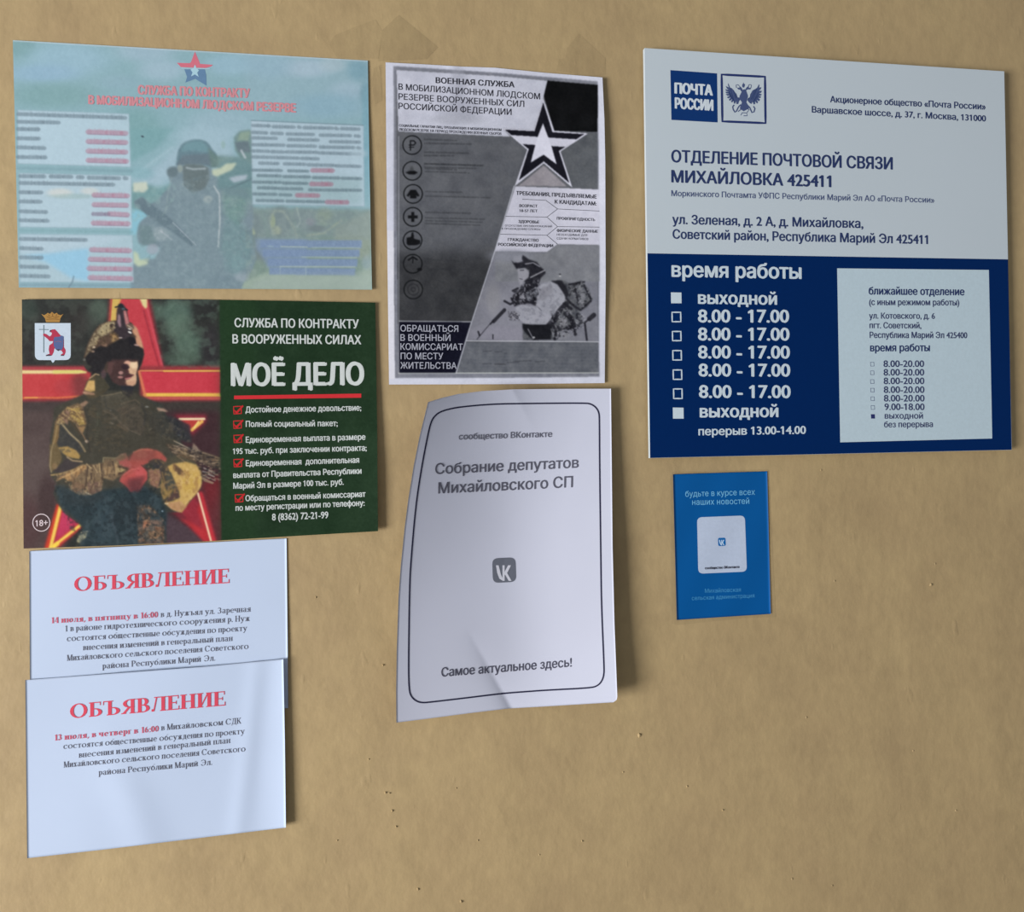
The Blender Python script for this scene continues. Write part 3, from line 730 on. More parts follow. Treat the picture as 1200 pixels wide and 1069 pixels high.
def smooth_closed(p, it=2):
    p = [np.array(q, float) for q in p]
    for _ in range(it):
        q = []
        for i in range(len(p)):
            a, b = p[i], p[(i+1) % len(p)]; q += [a*.75+b*.25, a*.25+b*.75]
        p = q
    return [tuple(q) for q in p]
vks.stroke('outline', smooth_closed(bp), 1.75, (42, 42, 66), closed=True)
GI = (98, 98, 110)
lines(vks, 460, 450, 4.444, [('сообщество ВКонтакте', 345, 290, 830, 276, 32, .1), ('Собрание депутатов', 222, 470, 968, 436, 56, .2, (92, 92, 104), 'heading'), ('Михайловского СП', 238, 571, 938, 538, 58, .2, (92, 92, 104), 'heading')], GI, up=(.02, -1))
lines(vks, 450, 640, 4.286, [('Самое актуальное здесь!', 288, 657, 942, 606, 46, .14)], (78, 78, 92), up=(.0, -1))
lg2 = vks.poly('logo_square', rrect(z_(450, 640, 4.286, '543,62 660,57 664,180 547,186'), 7), (104, 108, 118), 1.0)
vks.multi('logo_letters', vk(581.2, 662.6, 18.2), (205, 206, 214), 1.8, parent=lg2)

# ================================================================== the two printed announcements
SER = (86, 84, 94); RED = (208, 74, 92); RED2 = (196, 92, 112)
def h_a1(p): p = np.atleast_2d(p); x, y = p[:, 0], p[:, 1]; return .0006+.0003*(1+np.sin(x/43+y/60))+.0010*np.clip((x-290)/48, 0, 1)**2*np.clip((y-700)/120, 0, 1)
def h_a2(p):
    p = np.atleast_2d(p); x, y = p[:, 0], p[:, 1]
    return .0022+.0005*(1+np.sin(x/37+y/90))+.0012*np.exp(-((x-(105+ (y-797)*.35))/26)**2)*np.clip((y-840)/90, 0, 1)+.0030*np.clip((x-300)/36, 0, 1)**2+.0008*np.exp(-((x-300+(y-800)*.12)/12)**2)
A1 = Sheet('notice', 'upper of two white notices with red serif heading, top edge under the dark green poster', 'notice',
    [(34.3, 646), (180, 639), (335.7, 631.2)], [(335.7, 631.2), (337.7, 830)], [(36, 851), (337.7, 830)], [(34.3, 646), (35, 790), (36, 851)], h_a1,
    paper_mat((186, 200, 220), name='white_paper', var=.02), step=3.0, layer=.00015)
A2 = Sheet('notice', 'lower of two white notices with red serif heading, overlapping the one above', 'notice',
    [(29.6, 797.2), (120, 790.5), (240, 781.5), (332, 772.7)], [(332, 772.7), (333.8, 870), (335, 970)], [(31.8, 1006), (120, 996), (240, 981.5), (335, 970)], [(29.6, 797.2), (31.8, 1006)], h_a2,
    paper_mat((186, 200, 220), name='white_paper', var=.02), step=3.0, layer=.00015)
U1 = (.0, -1)
common = ['внесения изменений в генеральный план', 'Михайловского сельского поселения Советского', 'района Республики Марий Эл.']
lines(A1, 20, 630, 3.636, [('ОБЪЯВЛЕНИЕ', 243, 230, 905, 194, 61, 0, RED, 'heading'), ('14 июля, в пятницу в 16:00', 146, 366, 600, 341, 25, 0, RED2)], RED, font='serifbold', up=U1)
lines(A1, 20, 630, 3.636, [('в д. Нужъял ул. Заречная', 611, 340, 995, 316, 25), ('1 в районе гидротехнического сооружения р. Нуж', 205, 401, 990, 356, 25),
    ('состоятся общественные обсуждения по проекту', 212, 443, 980, 398, 25), (common[0], 280, 481, 918, 441, 25), (common[1], 212, 526, 985, 475, 25), (common[2], 363, 560, 843, 525, 25)], SER, font='serif', up=U1)
lines(A2, 20, 770, 3.636, [('ОБЪЯВЛЕНИЕ', 225, 263, 888, 207, 61, 0, RED, 'heading'), ('13 июля, в четверг в 16:00', 160, 357, 603, 318, 25, 0, RED2)], RED, font='serifbold', up=U1)
lines(A2, 20, 770, 3.636, [('в Михайловском СДК', 613, 314, 955, 284, 25), ('состоятся общественные обсуждения по проекту', 197, 393, 970, 328, 25),
    (common[0], 262, 430, 908, 367, 25), (common[1], 198, 472, 972, 403, 25), (common[2], 347, 505, 830, 460, 25)], SER, font='serif', up=U1)

# ================================================================== dark green recruitment poster
gc = Canvas(20, 345, 450, 650, (44, 46, 44), 2, 11)
A_ = lambda: gc.frame(10, 340, 5); B_ = lambda: gc.frame(10, 490, 5)
H_ = lambda: gc.frame(80, 340, 10.69); S_ = lambda: gc.frame(40, 420, 9.718); R_ = lambda: gc.frame(140, 420, 9.717)
L_f = lambda: gc.frame(40, 520, 8.909); M_ = lambda: gc.frame(140, 520, 8.912)
A_(); gc.tone(30, 10, 3)
# smoky dark background
gc.poly('60,40 1260,40 1260,460 60,460', (50, 52, 49), 1, tex=10, texs=18)
for x, y, rx, ry, c, a in [(110, 110, 70, 60, (66, 78, 70), .7), (260, 90, 90, 50, (50, 52, 50), .7), (530, 120, 60, 70, (90, 106, 92), .75), (470, 180, 60, 60, (74, 80, 72), .6), (850, 130, 50, 60, (84, 100, 86), .8),
        (980, 130, 100, 70, (92, 118, 104), .8), (1000, 220, 70, 80, (96, 118, 102), .8), (1060, 330, 80, 90, (92, 116, 100), .8), (1010, 400, 110, 40, (80, 98, 84), .7), (1150, 110, 70, 60, (44, 46, 45), .8), (1200, 330, 70, 120, (52, 50, 52), .8),
        (880, 260, 30, 70, (56, 58, 52), .6), (400, 200, 60, 100, (56, 52, 50), .6), (130, 350, 60, 90, (52, 48, 48), .6)]:
    gc.blob(x, y, rx, ry, c, a, 1.0, tex=12, texs=9)
gc.poly('60,640 1260,640 1260,900 60,900', (72, 62, 60), 2, tex=6, texs=12)
gc.poly('760,640 1260,640 1260,800 900,760', (62, 56, 52), 2.5, tex=6)
B_(); gc.poly('60,-40 330,-40 330,800 60,800', (84, 70, 67), 3, tex=7, texs=14)
gc.blob(150, 330, 130, 180, (94, 80, 76), .8, 1); gc.blob(110, 620, 90, 160, (82, 58, 58), .8, 1); gc.blob(230, 480, 60, 140, (66, 50, 50), .8, 1)
gc.poly('900,-40 1250,-40 1250,800 860,800', (66, 44, 48), 3, tex=6, texs=10)
gc.poly('1130,380 1250,330 1250,600 1170,600', (112, 40, 46), 3, tex=6); gc.poly('920,560 1250,740 1250,800 900,800', (78, 62, 68), 2, tex=6)
gc.blob(1230, 640, 60, 160, (98, 48, 52), .8, 1)
# large star: upright ray and the horizontal beam
A_()
gc.poly('590,45 830,45 915,460 560,460', (120, 50, 56), 1.4)
gc.poly('600,45 812,45 905,458 590,458', (198, 68, 76), .7, tex=6, texs=6)
gc.poly('600,45 662,45 640,110 630,190 590,185', (214, 180, 96), .8); gc.line('604,50 594,180', 1.6, (170, 60, 66), .8)
gc.poly('766,45 812,45 812,105 800,108 785,90', (228, 214, 150), .8)
gc.line('792,120 840,300 886,455', 2.2, (158, 50, 62), 1.0, .8); gc.line('812,110 905,455', 1.6, (206, 84, 96), .9)
for x0, x1 in ((70, 480), (770, 1255)):
    gc.poly(f'{x0},446 {x1},446 {x1},650 {x0},652', (150, 58, 62), 1.3)
gc.poly('70,452 480,452 480,470 70,470', (176, 70, 76), .9)
gc.poly('70,486 480,486 470,630 70,628', (197, 68, 70), 1, tex=7, texs=10)
gc.blob(420, 560, 60, 70, (116, 58, 58), .8, 1); gc.blob(330, 570, 60, 50, (176, 66, 70), .6, 1)
gc.poly('70,470 420,470 460,478 456,486 400,490 70,489', (236, 216, 150), .6); gc.poly('260,470 420,469 460,482 390,488 260,489', (224, 214, 120), .7)
gc.line('70,634 150,630 290,632 430,622', 1.9, (222, 116, 74), .9, tex=12); gc.line('95,630 170,631', 1.2, (240, 176, 90), .6)
gc.poly('775,478 1255,482 1255,606 800,606', (204, 64, 76), .8, tex=7, texs=10)
gc.line('770,473 1250,473', 1.3, (236, 160, 96), .5); gc.line('910,475 1250,474', 1.7, (238, 192, 90), .6)
gc.line('800,614 1250,614', 4.2, (236, 192, 84), .7, tex=8); gc.line('812,634 1250,634', 3.2, (196, 88, 82), 1.0)
gc.line('765,478 800,618', 3.2, (222, 124, 88), 1.2)
gc.poly('1180,486 1255,486 1255,600 1180,600', (184, 52, 62), 3, .5)
# small star tips
R_()
gc.poly('620,640 990,640 985,720 830,880 780,830 690,710', (150, 46, 60), 2.0, .9); gc.poly('690,700 960,700 835,820 800,770', (186, 66, 60), .8)
gc.line('685,692 965,690', 2.6, (250, 226, 180), .7); gc.line('940,720 825,815', 3.6, (238, 186, 96), .8); gc.line('900,720 850,790', 1.8, (246, 224, 130), .6)
L_f()
gc.poly('255,610 320,640 345,760 500,820 500,860 260,1090 110,1090', (140, 40, 48), 2.2, .9)
gc.poly('290,650 340,760 480,835 250,1020 210,1040', (186, 56, 86), 1.2, tex=6)
gc.poly('290,700 400,800 330,900 250,960', (196, 60, 92), 1.2)
gc.line('268,660 150,1090', 8.4, (204, 66, 44), 1.6); gc.line('484,850 240,1050', 6.5, (206, 74, 60), 1.6)
gc.line('274,660 170,1090', 4.0, (246, 204, 92), 1.0); gc.line('480,852 240,1040 170,1090', 3.2, (246, 206, 92), .9); gc.line('240,1045 190,1090', 5, (250, 214, 80), 1)
M_()
gc.poly('520,690 640,690 790,530 850,490 900,560 1030,1060 930,1060', (118, 42, 52), 1.6)
gc.poly('640,700 780,560 830,640 930,1040 880,1020', (150, 46, 58), 1.2, tex=6)
gc.poly('620,790 700,830 870,1010 960,1040 900,760 840,580 820,700 880,900 700,800', (198, 52, 56), 1.6, .8)
gc.poly('830,500 865,510 1015,1040 955,1030', (200, 54, 62), 1.2)
gc.line('820,520 962,1040', 2.3, (248, 214, 176), .7)
# figure: dark mass of body and arms
B_()
gc.poly('265,-60 262,10 246,100 242,310 250,340 282,385 262,440 285,500 330,560 420,625 432,650 404,720 380,775 930,775 918,600 905,555 1010,550 1090,455 1135,370 1125,300 1040,180 960,70 930,0 900,-80 700,-160 480,-160', (60, 62, 56), .9, tex=7, texs=6)
gc.poly('280,400 560,420 800,400 900,470 930,560 910,775 420,775 440,640 300,500', (44, 58, 62), 1.6, tex=7, texs=10)
gc.blob(560, 620, 60, 160, (56, 72, 78), .7, 1); gc.blob(700, 560, 90, 90, (40, 50, 54), .7, 1); gc.line('440,660 640,430', 2.2, (62, 78, 80), 1.5, .6); gc.line('600,560 640,720', 2.2, (78, 88, 94), 1.5, .6)
A_()
# helmet
gc.poly('440,400 450,350 478,280 520,215 560,190 620,178 720,190 752,240 790,340 795,380 780,440 760,470 700,480 540,485 470,482 445,450', (70, 58, 50), .6, tex=10, texs=4)
H_()
gc.poly('205,850 250,690 320,540 410,430 520,392 580,400 600,480 520,540 440,580 380,680 300,700 260,800', (140, 124, 98), .9, tex=16, texs=3)
gc.poly('430,440 570,395 575,430 500,520 430,560 350,640 330,600', (164, 150, 116), .8, tex=14, texs=3)
gc.poly('520,540 660,540 690,600 600,670 520,650', (124, 98, 70), .8, tex=16, texs=3); gc.blob(575, 600, 28, 55, (178, 144, 96), .7, .7)
gc.poly('330,700 380,600 520,560 540,640 480,700 420,740', (94, 74, 62), .8, tex=10, texs=3)
gc.poly('800,430 860,470 920,640 945,740 860,700 830,640 850,580 790,520', (204, 152, 118), .8, tex=12, texs=3)
gc.blob(450, 680, 40, 22, (150, 118, 96), .7, .8, ang=30)
gc.poly('210,850 260,780 400,700 480,720 560,660 650,610 720,560 820,590 860,690 935,740 945,800 920,900 880,1000 690,960 480,900 430,1030 330,1040 230,1000 195,900', (38, 36, 38), .7, tex=6, texs=4)
gc.poly('180,880 210,850 240,930 300,960 240,1010 200,950', (62, 60, 54), .7)
gc.blob(322, 716, 20, 11, (226, 204, 176), .9, .6); gc.blob(308, 770, 22, 13, (170, 142, 118), .8, .7); gc.blob(202, 872, 16, 16, (120, 120, 112), .7, .7); gc.blob(850, 688, 36, 12, (196, 160, 150), .8, .7, ang=15)
# lamp and mount on the helmet
gc.poly('610,240 655,160 700,190 735,250 760,400 780,430 800,500 800,560 700,620 640,600 560,500 600,400 605,300', (58, 50, 54), .7, tex=8, texs=3)
gc.poly('625,300 655,310 662,460 640,465 615,400', (150, 122, 126), .6); gc.poly('690,260 720,255 765,420 720,440 700,330', (190, 126, 122), .6, tex=10)
gc.line('658,300 700,440', 2.2, (56, 48, 54), .5); gc.line('590,215 650,200 740,250', 1.6, (34, 38, 42), .5); gc.blob(655, 195, 34, 26, (34, 42, 48), .9, .5); gc.blob(690, 235, 22, 14, (84, 106, 112), .8, .6)
gc.poly('720,430 800,420 830,480 790,500 730,470', (112, 92, 80), .6); gc.line('740,440 800,480', 1, (200, 180, 150), .5)
gc.blob(768, 488, 22, 8, (236, 232, 214), .95, .5, ang=15); gc.blob(772, 530, 26, 11, (250, 248, 236), .95, .5, ang=25); gc.blob(655, 598, 24, 8, (206, 190, 180), .9, .6)
gc.blob(800, 640, 48, 50, (30, 28, 34), .9, .5); gc.blob(545, 445, 26, 24, (54, 42, 42), .9, .6)
# shadowed face
R_()
gc.poly('-90,10 210,20 215,90 190,180 195,280 160,320 40,330 -60,240 -110,120', (64, 48, 48), .8, tex=6, texs=3)
A_()
gc.poly('580,420 700,405 760,410 755,470 748,545 720,565 650,560 610,540 585,490', (72, 52, 50), .7, tex=6, texs=3)
gc.poly('590,420 620,425 600,500 575,480', (106, 76, 72), .8, .6)
R_()
gc.poly('50,60 90,30 140,45 205,40 208,90 190,180 196,240 185,290 150,318 90,300 70,250 130,225 160,190 110,170 95,130 120,100 80,90', (214, 176, 140), .6, tex=10, texs=2.5)
gc.poly('120,45 205,40 205,110 150,120 120,90', (236, 206, 166), .7); gc.blob(90, 50, 36, 22, (222, 168, 144), .8, .7)
gc.blob(65, 95, 44, 34, (48, 34, 40), .9, .6); gc.blob(90, 150, 20, 20, (80, 50, 52), .7, .7); gc.line('60,215 110,195 160,190', 1.0, (96, 44, 52), .5); gc.line('70,235 130,222', 1.4, (206, 128, 124), .6)
gc.blob(15, 165, 26, 20, (196, 150, 140), .8, .7); gc.blob(10, 215, 30, 14, (206, 150, 140), .7, .7); gc.poly('60,270 180,250 180,300 90,310', (196, 150, 120), .9, .8)
gc.poly('10,310 160,320 150,420 90,440 40,400', (40, 42, 48), .7)
# neck, collar, shoulders
S_()
gc.poly('560,390 600,260 690,175 780,230 860,330 780,400 700,450 620,450', (84, 74, 56), .8, tex=12, texs=3)
gc.poly('590,320 620,250 690,255 695,370 640,385 570,360', (206, 168, 104), .7, tex=18, texs=2.5)
gc.poly('548,385 580,375 690,398 690,420 570,410', (196, 150, 120), .6, tex=10); gc.line('630,230 700,178 740,190', 1.2, (190, 160, 120), .5)
gc.poly('700,190 780,210 860,330 760,420 700,420', (70, 66, 52), .8, tex=8, texs=3); gc.blob(790, 180, 30, 50, (104, 78, 82), .6, .8)
gc.poly('760,430 880,410 1000,380 1060,440 1080,480 1069,560 930,600 780,600', (84, 84, 74), .7, tex=12, texs=3); gc.line('770,428 900,408 990,385 1010,420', 1.1, (128, 118, 96), .5)
gc.poly('930,590 1069,520 1069,600 980,620', (112, 96, 82), .7); gc.poly('850,690 960,650 940,700', (110, 104, 92), .6)
gc.poly('700,600 760,600 770,760 700,1000 690,800', (62, 68, 60), .8, tex=10, texs=2)
for i in range(7): S_(); gc.line(f'{700-i*3},{790+i*32} {740-i*3},{796+i*32}', .9, (96, 88, 70), .5, .7)
gc.line('725,620 722,760', 1.3, (92, 104, 88), .5, .8)
gc.poly('940,750 1069,700 1069,830 1000,800', (104, 82, 66), .8, tex=12); gc.poly('860,720 910,740 900,760 850,735', (150, 140, 124), .5); gc.line('940,760 1069,835', .9, (134, 116, 92), .5)
gc.blob(870, 595, 14, 10, (156, 160, 156), .8, .6)
# left sleeve (viewer's left)
gc.poly('520,520 590,480 620,500 560,560 540,620', (176, 140, 116), .6, tex=14)
gc.poly('230,740 280,650 370,560 500,510 560,560 600,760 520,780 470,740 380,700 330,760', (140, 112, 82), .7, tex=26, texs=2)
gc.poly('420,570 520,560 540,640 590,750 520,770 470,720 400,640', (202, 168, 92), .6, tex=26, texs=2); gc.line('430,600 560,650', 1.1, (128, 92, 64), .5); gc.line('450,640 550,700', 1, (120, 88, 62), .5)
gc.poly('300,640 370,580 420,600 400,640 380,760 330,700', (166, 128, 108), .7, tex=26, texs=1.6)
gc.poly('500,780 590,770 550,860 520,830', (180, 140, 92), .6, tex=14); gc.line('480,760 560,880 600,960', 1.4, (150, 118, 90), .6); gc.blob(600, 945, 22, 16, (224, 202, 176), .9, .6)
gc.poly('255,740 320,740 540,980 560,1069 300,1069 270,1000', (48, 54, 60), .8, tex=6)
gc.line('310,740 400,850 520,960 580,1060', 2.3, (164, 146, 112), .7, tex=14); gc.line('330,760 420,870 500,940', .9, (220, 204, 160), .4, .8)
gc.poly('240,740 290,760 280,900 215,1069 195,1069 210,930', (150, 118, 74), .7, tex=18, texs=2); gc.line('262,770 240,900 205,1020', .9, (196, 174, 120), .5)
L_f()
gc.poly('165,10 240,0 280,90 290,170 240,260 180,300 160,240', (122, 104, 70), .8, tex=16, texs=2.5)
gc.line('200,0 178,80 166,240 180,300', 1.2, (176, 156, 116), .5, .9)
gc.poly('250,40 350,28 440,70 482,130 470,160 400,150 340,130 290,90', (212, 172, 96), .6, tex=20, texs=2); gc.line('345,140 400,178 500,188', 1.7, (206, 176, 136), .6)
gc.poly('190,290 290,210 330,150 400,190 490,200 400,270 290,310', (58, 54, 62), .7)
gc.blob(215, 235, 28, 34, (176, 140, 98), .6, .8)
# folded cuff and forearm in front of the body
gc.poly('180,330 300,300 420,270 500,215 600,220 720,200 740,140 860,150 960,260 960,300 850,370 820,390 720,360 705,490 600,535 480,540 370,480 400,400 300,360 230,395 260,330', (140, 116, 88), .7, tex=26, texs=2.4)
gc.poly('230,395 300,330 460,240 540,220 545,260 470,320 400,390 350,390 310,350', (212, 162, 104), .6, tex=22, texs=2)
gc.line('180,328 270,318 420,270', 1.6, (206, 172, 110), .6)
gc.poly('380,470 440,400 540,430 540,520 470,530', (150, 118, 92), .7, tex=16, texs=2); gc.poly('560,400 700,400 700,490 600,530 550,500', (134, 104, 92), .7, tex=18, texs=2)
for p in ('560,235 545,400 530,480', '700,215 705,330 715,400', '820,190 835,280 840,330', '590,230 600,420'): gc.line(p, 1.8, (66, 52, 48), .7, .85)
gc.line('550,215 600,260', 1.6, (232, 206, 150), .6); gc.line('680,210 690,300', 1.4, (216, 186, 132), .6); gc.poly('840,200 960,265 850,320', (214, 176, 126), .6, tex=14)
gc.poly('720,250 830,230 830,300 740,340', (182, 148, 106), .7, tex=18); gc.line('720,190 725,145 850,152', 1.3, (186, 172, 130), .5)
gc.line('540,510 590,530', 1.6, (216, 204, 170), .6); gc.line('640,470 700,470', 1.2, (188, 176, 140), .6, .6)
# gloved hands
gc.poly('855,160 900,110 960,95 980,150 980,240 900,210', (190, 124, 104), .6, tex=14); gc.line('860,150 930,110', 1.4, (208, 170, 140), .6)
M_()
gc.poly('0,190 60,150 100,180 140,100 200,60 290,48 390,70 470,130 495,160 480,195 430,165 350,160 300,200 230,230 290,300 290,370 250,420 200,480 120,500 80,450 0,390 20,340 100,270 120,240 0,220', (206, 92, 86), .7, tex=7, texs=5)
gc.blob(230, 110, 60, 40, (226, 128, 104), .7, 1); gc.blob(400, 110, 50, 30, (216, 100, 84), .6, 1); gc.blob(210, 290, 60, 60, (214, 100, 104), .6, 1)
gc.poly('80,360 280,330 240,430 200,490 110,500 90,430', (126, 60, 64), 1.4, .9); gc.blob(170, 440, 60, 60, (92, 52, 58), .8, 1)
gc.line('110,230 200,280', 1.2, (168, 62, 66), .6); gc.line('230,225 280,270 330,260', 1.4, (76, 48, 46), .6); gc.poly('0,180 60,160 130,220 110,260 20,230', (210, 110, 108), .7)
gc.blob(20, 150, 50, 30, (160, 130, 96), .7, .7, tex=14); gc.poly('-20,220 60,250 100,240 30,320 -20,330', (66, 48, 44), .7); gc.poly('-30,250 70,270 20,300 -30,300', (216, 192, 132), .6)
# rifle and right forearm
gc.poly('480,0 640,20 800,60 960,110 1060,150 1060,270 900,230 800,190 700,160 560,110', (84, 72, 62), .9, tex=22, texs=2.2)
for p, c in [('560,20 760,70', (166, 150, 128)), ('680,95 780,135', (178, 160, 136)), ('700,60 900,130 1040,170', (60, 52, 48)), ('800,30 830,90', (140, 128, 112)), ('860,90 1040,150', (136, 118, 96)), ('740,160 900,200 1020,240', (112, 96, 80)),
             ('880,255 1000,310', (190, 184, 168)), ('870,290 930,310', (220, 220, 208)), ('865,330 1000,385', (150, 144, 128)), ('930,320 990,345', (190, 186, 170)), ('870,365 980,410', (168, 152, 124)), ('890,390 970,415', (150, 132, 104)), ('600,130 700,200', (118, 100, 86)), ('560,60 700,120', (120, 104, 88))]:
    gc.line(p, 1.2, c, .5, .9)
gc.blob(1000, 170, 40, 34, (132, 108, 84), .8, .7, tex=12); gc.blob(740, 60, 40, 30, (50, 46, 50), .7, .8); gc.blob(845, 245, 34, 60, (58, 46, 50), .6, .8)
gc.poly('560,210 700,190 800,220 840,270 862,350 850,450 800,530 730,600 650,720 560,690 470,620 560,600 610,560 590,450 540,330 500,240', (216, 180, 106), .8, tex=16, texs=3)
gc.poly('700,300 820,300 850,400 780,500 680,520 640,400', (214, 176, 84), 1.4, .7, tex=10); gc.poly('480,620 640,600 700,660 620,715 540,680', (196, 150, 110), .8, tex=16)
gc.poly('560,200 640,260 690,320 620,330 560,270', (86, 66, 56), .8); gc.line('620,330 720,325 760,320', 1, (170, 140, 90), .7, .7)
gc.poly('300,180 400,160 480,200 540,330 620,480 630,570 470,610 440,480 430,330 380,260', (58, 56, 56), .8, tex=12, texs=3)
gc.poly('440,350 470,450 500,500 570,460 540,520 460,590 430,500', (142, 118, 72), .7, tex=20, texs=2); gc.poly('300,270 420,270 435,330 400,470 320,430', (140, 104, 84), .8, tex=26, texs=1.8)
gc.poly('480,300 540,300 580,420 560,470 500,440', (56, 64, 66), .9); gc.poly('520,560 600,480 630,560 500,605', (66, 48, 56), .7); gc.line('445,300 470,400 445,520', 1.5, (120, 98, 68), .7)
gc.blob(490, 625, 20, 9, (236, 224, 190), .9, .6)
# knees and pouches
gc.poly('200,800 300,790 460,800 465,1060 200,1060', (118, 88, 70), 1.2, tex=26, texs=3); gc.poly('240,820 400,800 420,850 300,900 230,880', (178, 122, 92), 1.0, .8, tex=24, texs=2); gc.poly('220,900 440,900 440,1000 260,1020', (124, 102, 78), 1.5, .7, tex=24, texs=3)
gc.poly('180,640 320,640 400,760 240,800 200,760', (84, 72, 62), 1.4, .7, tex=16); gc.blob(448, 705, 10, 8, (150, 170, 180), .9, .6)
L_f(); gc.poly('440,1020 470,960 555,920 540,980 470,1035', (176, 168, 130), .7, tex=20, texs=2); gc.line('490,930 560,915', 1, (190, 180, 150), .6)
R_(); gc.poly('420,560 500,570 560,610 440,600', (168, 138, 118), .7, tex=20); gc.blob(312, 552, 22, 10, (160, 166, 162), .9, .6); gc.blob(680, 876, 18, 10, (186, 190, 190), .9, .6); gc.blob(752, 880, 12, 9, (150, 116, 124), .8, .6); gc.blob(684, 820, 16, 10, (120, 90, 96), .7, .6)
gc.poly('0,600 180,500 240,560 300,800 260,880 0,760', (92, 84, 76), 1.0, .85, tex=14, texs=3); gc.line('0,770 240,870', 1.3, (126, 114, 100), .6); gc.poly('340,600 640,680 800,760 820,960 500,900 330,760', (48, 54, 56), 1.2, .8)
gc.line('620,940 800,1030', 1.1, (186, 170, 146), .5); gc.line('560,990 720,1069', 1.1, (150, 130, 100), .5); gc.line('340,815 365,800', .9, (150, 146, 130), .5); gc.poly('840,960 930,1069 820,1069', (150, 132, 112), .7, .8, tex=14)
# cloth texture: folds and camouflage patches over the uniform
for _k in range(1):
    L_f(); slv = '180,330 300,300 420,270 500,215 600,220 720,200 840,150 960,260 850,370 720,360 705,490 600,535 480,540 370,480 300,360 230,395'
    gc.mottle(slv, 3.2, (92, 72, 60), .60, .55, .1, stretch=(1.2, .7)); gc.mottle(slv, 2.6, (214, 182, 132), .64, .6, .1, stretch=(1.2, .7))
    S_(); shl = '230,740 280,650 370,560 500,510 560,560 600,760 520,780 470,740 380,700 330,760'
    gc.mottle(shl, 2.6, (86, 66, 54), .55, .6, .08); gc.mottle(shl, 2.2, (226, 196, 132), .63, .7, .06)
    gc.mottle('600,480 1069,480 1069,1069 640,1069 600,760', 4, (96, 86, 66), .60, .5, .1, stretch=(.7, 1.3)); gc.mottle('300,760 540,980 560,1069 300,1069 270,1000', 4, (70, 74, 72), .55, .5, .1)
M_(); gc.mottle('560,210 700,190 800,220 862,350 850,450 800,530 650,720 470,620 590,450 500,240', 5, (166, 124, 80), .58, .6, .12, stretch=(1, .6)); gc.mottle('560,210 700,190 800,220 862,350 850,450 800,530 650,720', 3, (240, 208, 136), .62, .5, .08)
gc.mottle('300,180 400,160 480,200 540,330 620,480 630,570 470,610 440,480 300,420', 3, (150, 122, 84), .6, .6, .08); gc.mottle('480,0 640,20 1060,150 1060,400 870,390 800,190 560,110', 2.2, (160, 138, 112), .62, .7, .06, stretch=(.6, 1.6)); gc.mottle('480,0 640,20 1060,150 1060,400 870,390 800,190 560,110', 2.2, (40, 36, 38), .6, .7, .06, stretch=(.6, 1.6))
gc.mottle('180,640 320,640 465,800 465,1060 200,1060', 3.5, (176, 134, 100), .6, .6, .08); gc.mottle('180,640 320,640 465,800 465,1060 200,1060', 3, (66, 58, 50), .58, .6, .08)
H_(); gc.mottle('205,850 250,690 320,540 410,430 520,392 580,400 600,480 660,600 540,680 380,700 300,800', 2.6, (74, 60, 46), .58, .6, .08); gc.mottle('205,850 320,540 410,430 520,392 580,400 600,480 440,580', 2.2, (196, 176, 130), .63, .6, .06)
B_(); gc.mottle('265,380 560,420 800,400 910,470 930,560 910,775 420,775 300,510', 7, (70, 84, 88), .56, .45, .14); gc.mottle('260,400 560,420 910,400 930,560 910,775 400,775', 3, (28, 36, 40), .6, .45, .1)
R_(); gc.mottle('0,340 160,430 240,560 330,600 640,680 820,960 300,900 0,760', 3.6, (98, 92, 78), .6, .5, .1); gc.mottle('0,340 160,430 240,560 330,600 640,680 820,960 300,900 0,760', 3.2, (34, 38, 40), .58, .5, .1)
A_(); gc.mottle('80,45 560,45 560,180 460,300 440,440 80,440', 9, (84, 92, 82), .58, .35, .2); gc.mottle('810,45 1240,45 1240,455 905,455', 8, (106, 130, 112), .58, .35, .2)
# even out the cloth: dim warm cast over sleeves and chest, duller gloves, soft folds
B_(); gc.poly('265,-60 250,100 244,320 290,400 460,450 560,420 640,380 780,280 930,260 1000,130 930,0 760,-160 480,-160', (84, 72, 54), 2.0, .34, tex=10, texs=5)
gc.poly('900,260 1040,180 1130,300 1130,370 1010,550 905,500', (150, 120, 70), 2.0, .22)
A_(); gc.poly('520,640 650,620 760,640 880,760 860,1000 560,1000 500,800', (68, 64, 54), 2.2, .4, tex=8, texs=6)
S_(); gc.line('790,600 900,640 1010,760 1069,800', 1.6, (104, 92, 76), .9, .6); gc.line('560,560 620,700 600,860 640,1069', 2.2, (52, 48, 44), 1.4, .6); gc.line('800,440 820,560 920,600', 1.6, (56, 56, 52), 1.0, .6); gc.line('380,560 470,600 560,720', 1.6, (214, 180, 108), .8, .6); gc.line('300,640 420,720 520,860', 1.8, (84, 68, 48), 1.0, .6)
R_(); gc.line('20,520 180,470 260,540', 1.3, (112, 98, 80), .8, .6); gc.line('30,640 170,560', 1.2, (120, 104, 84), .8, .5); gc.line('250,520 300,640 280,760', 1.8, (50, 50, 50), 1.0, .6)
L_f(); gc.line('300,350 420,300 500,240', 1.3, (226, 188, 128), .8, .6); gc.line('440,300 400,420', 1.4, (96, 74, 56), .8, .6); gc.line('640,240 620,420 580,500', 1.4, (84, 66, 52), .8, .6); gc.line('770,220 760,330', 1.3, (90, 70, 52), .8, .6); gc.line('620,230 660,300', 1.2, (224, 194, 142), .7, .6)
L_f(); gc.poly('230,420 370,480 500,545 600,540 710,500 760,560 600,640 330,640', (48, 56, 58), 2.5, .6)
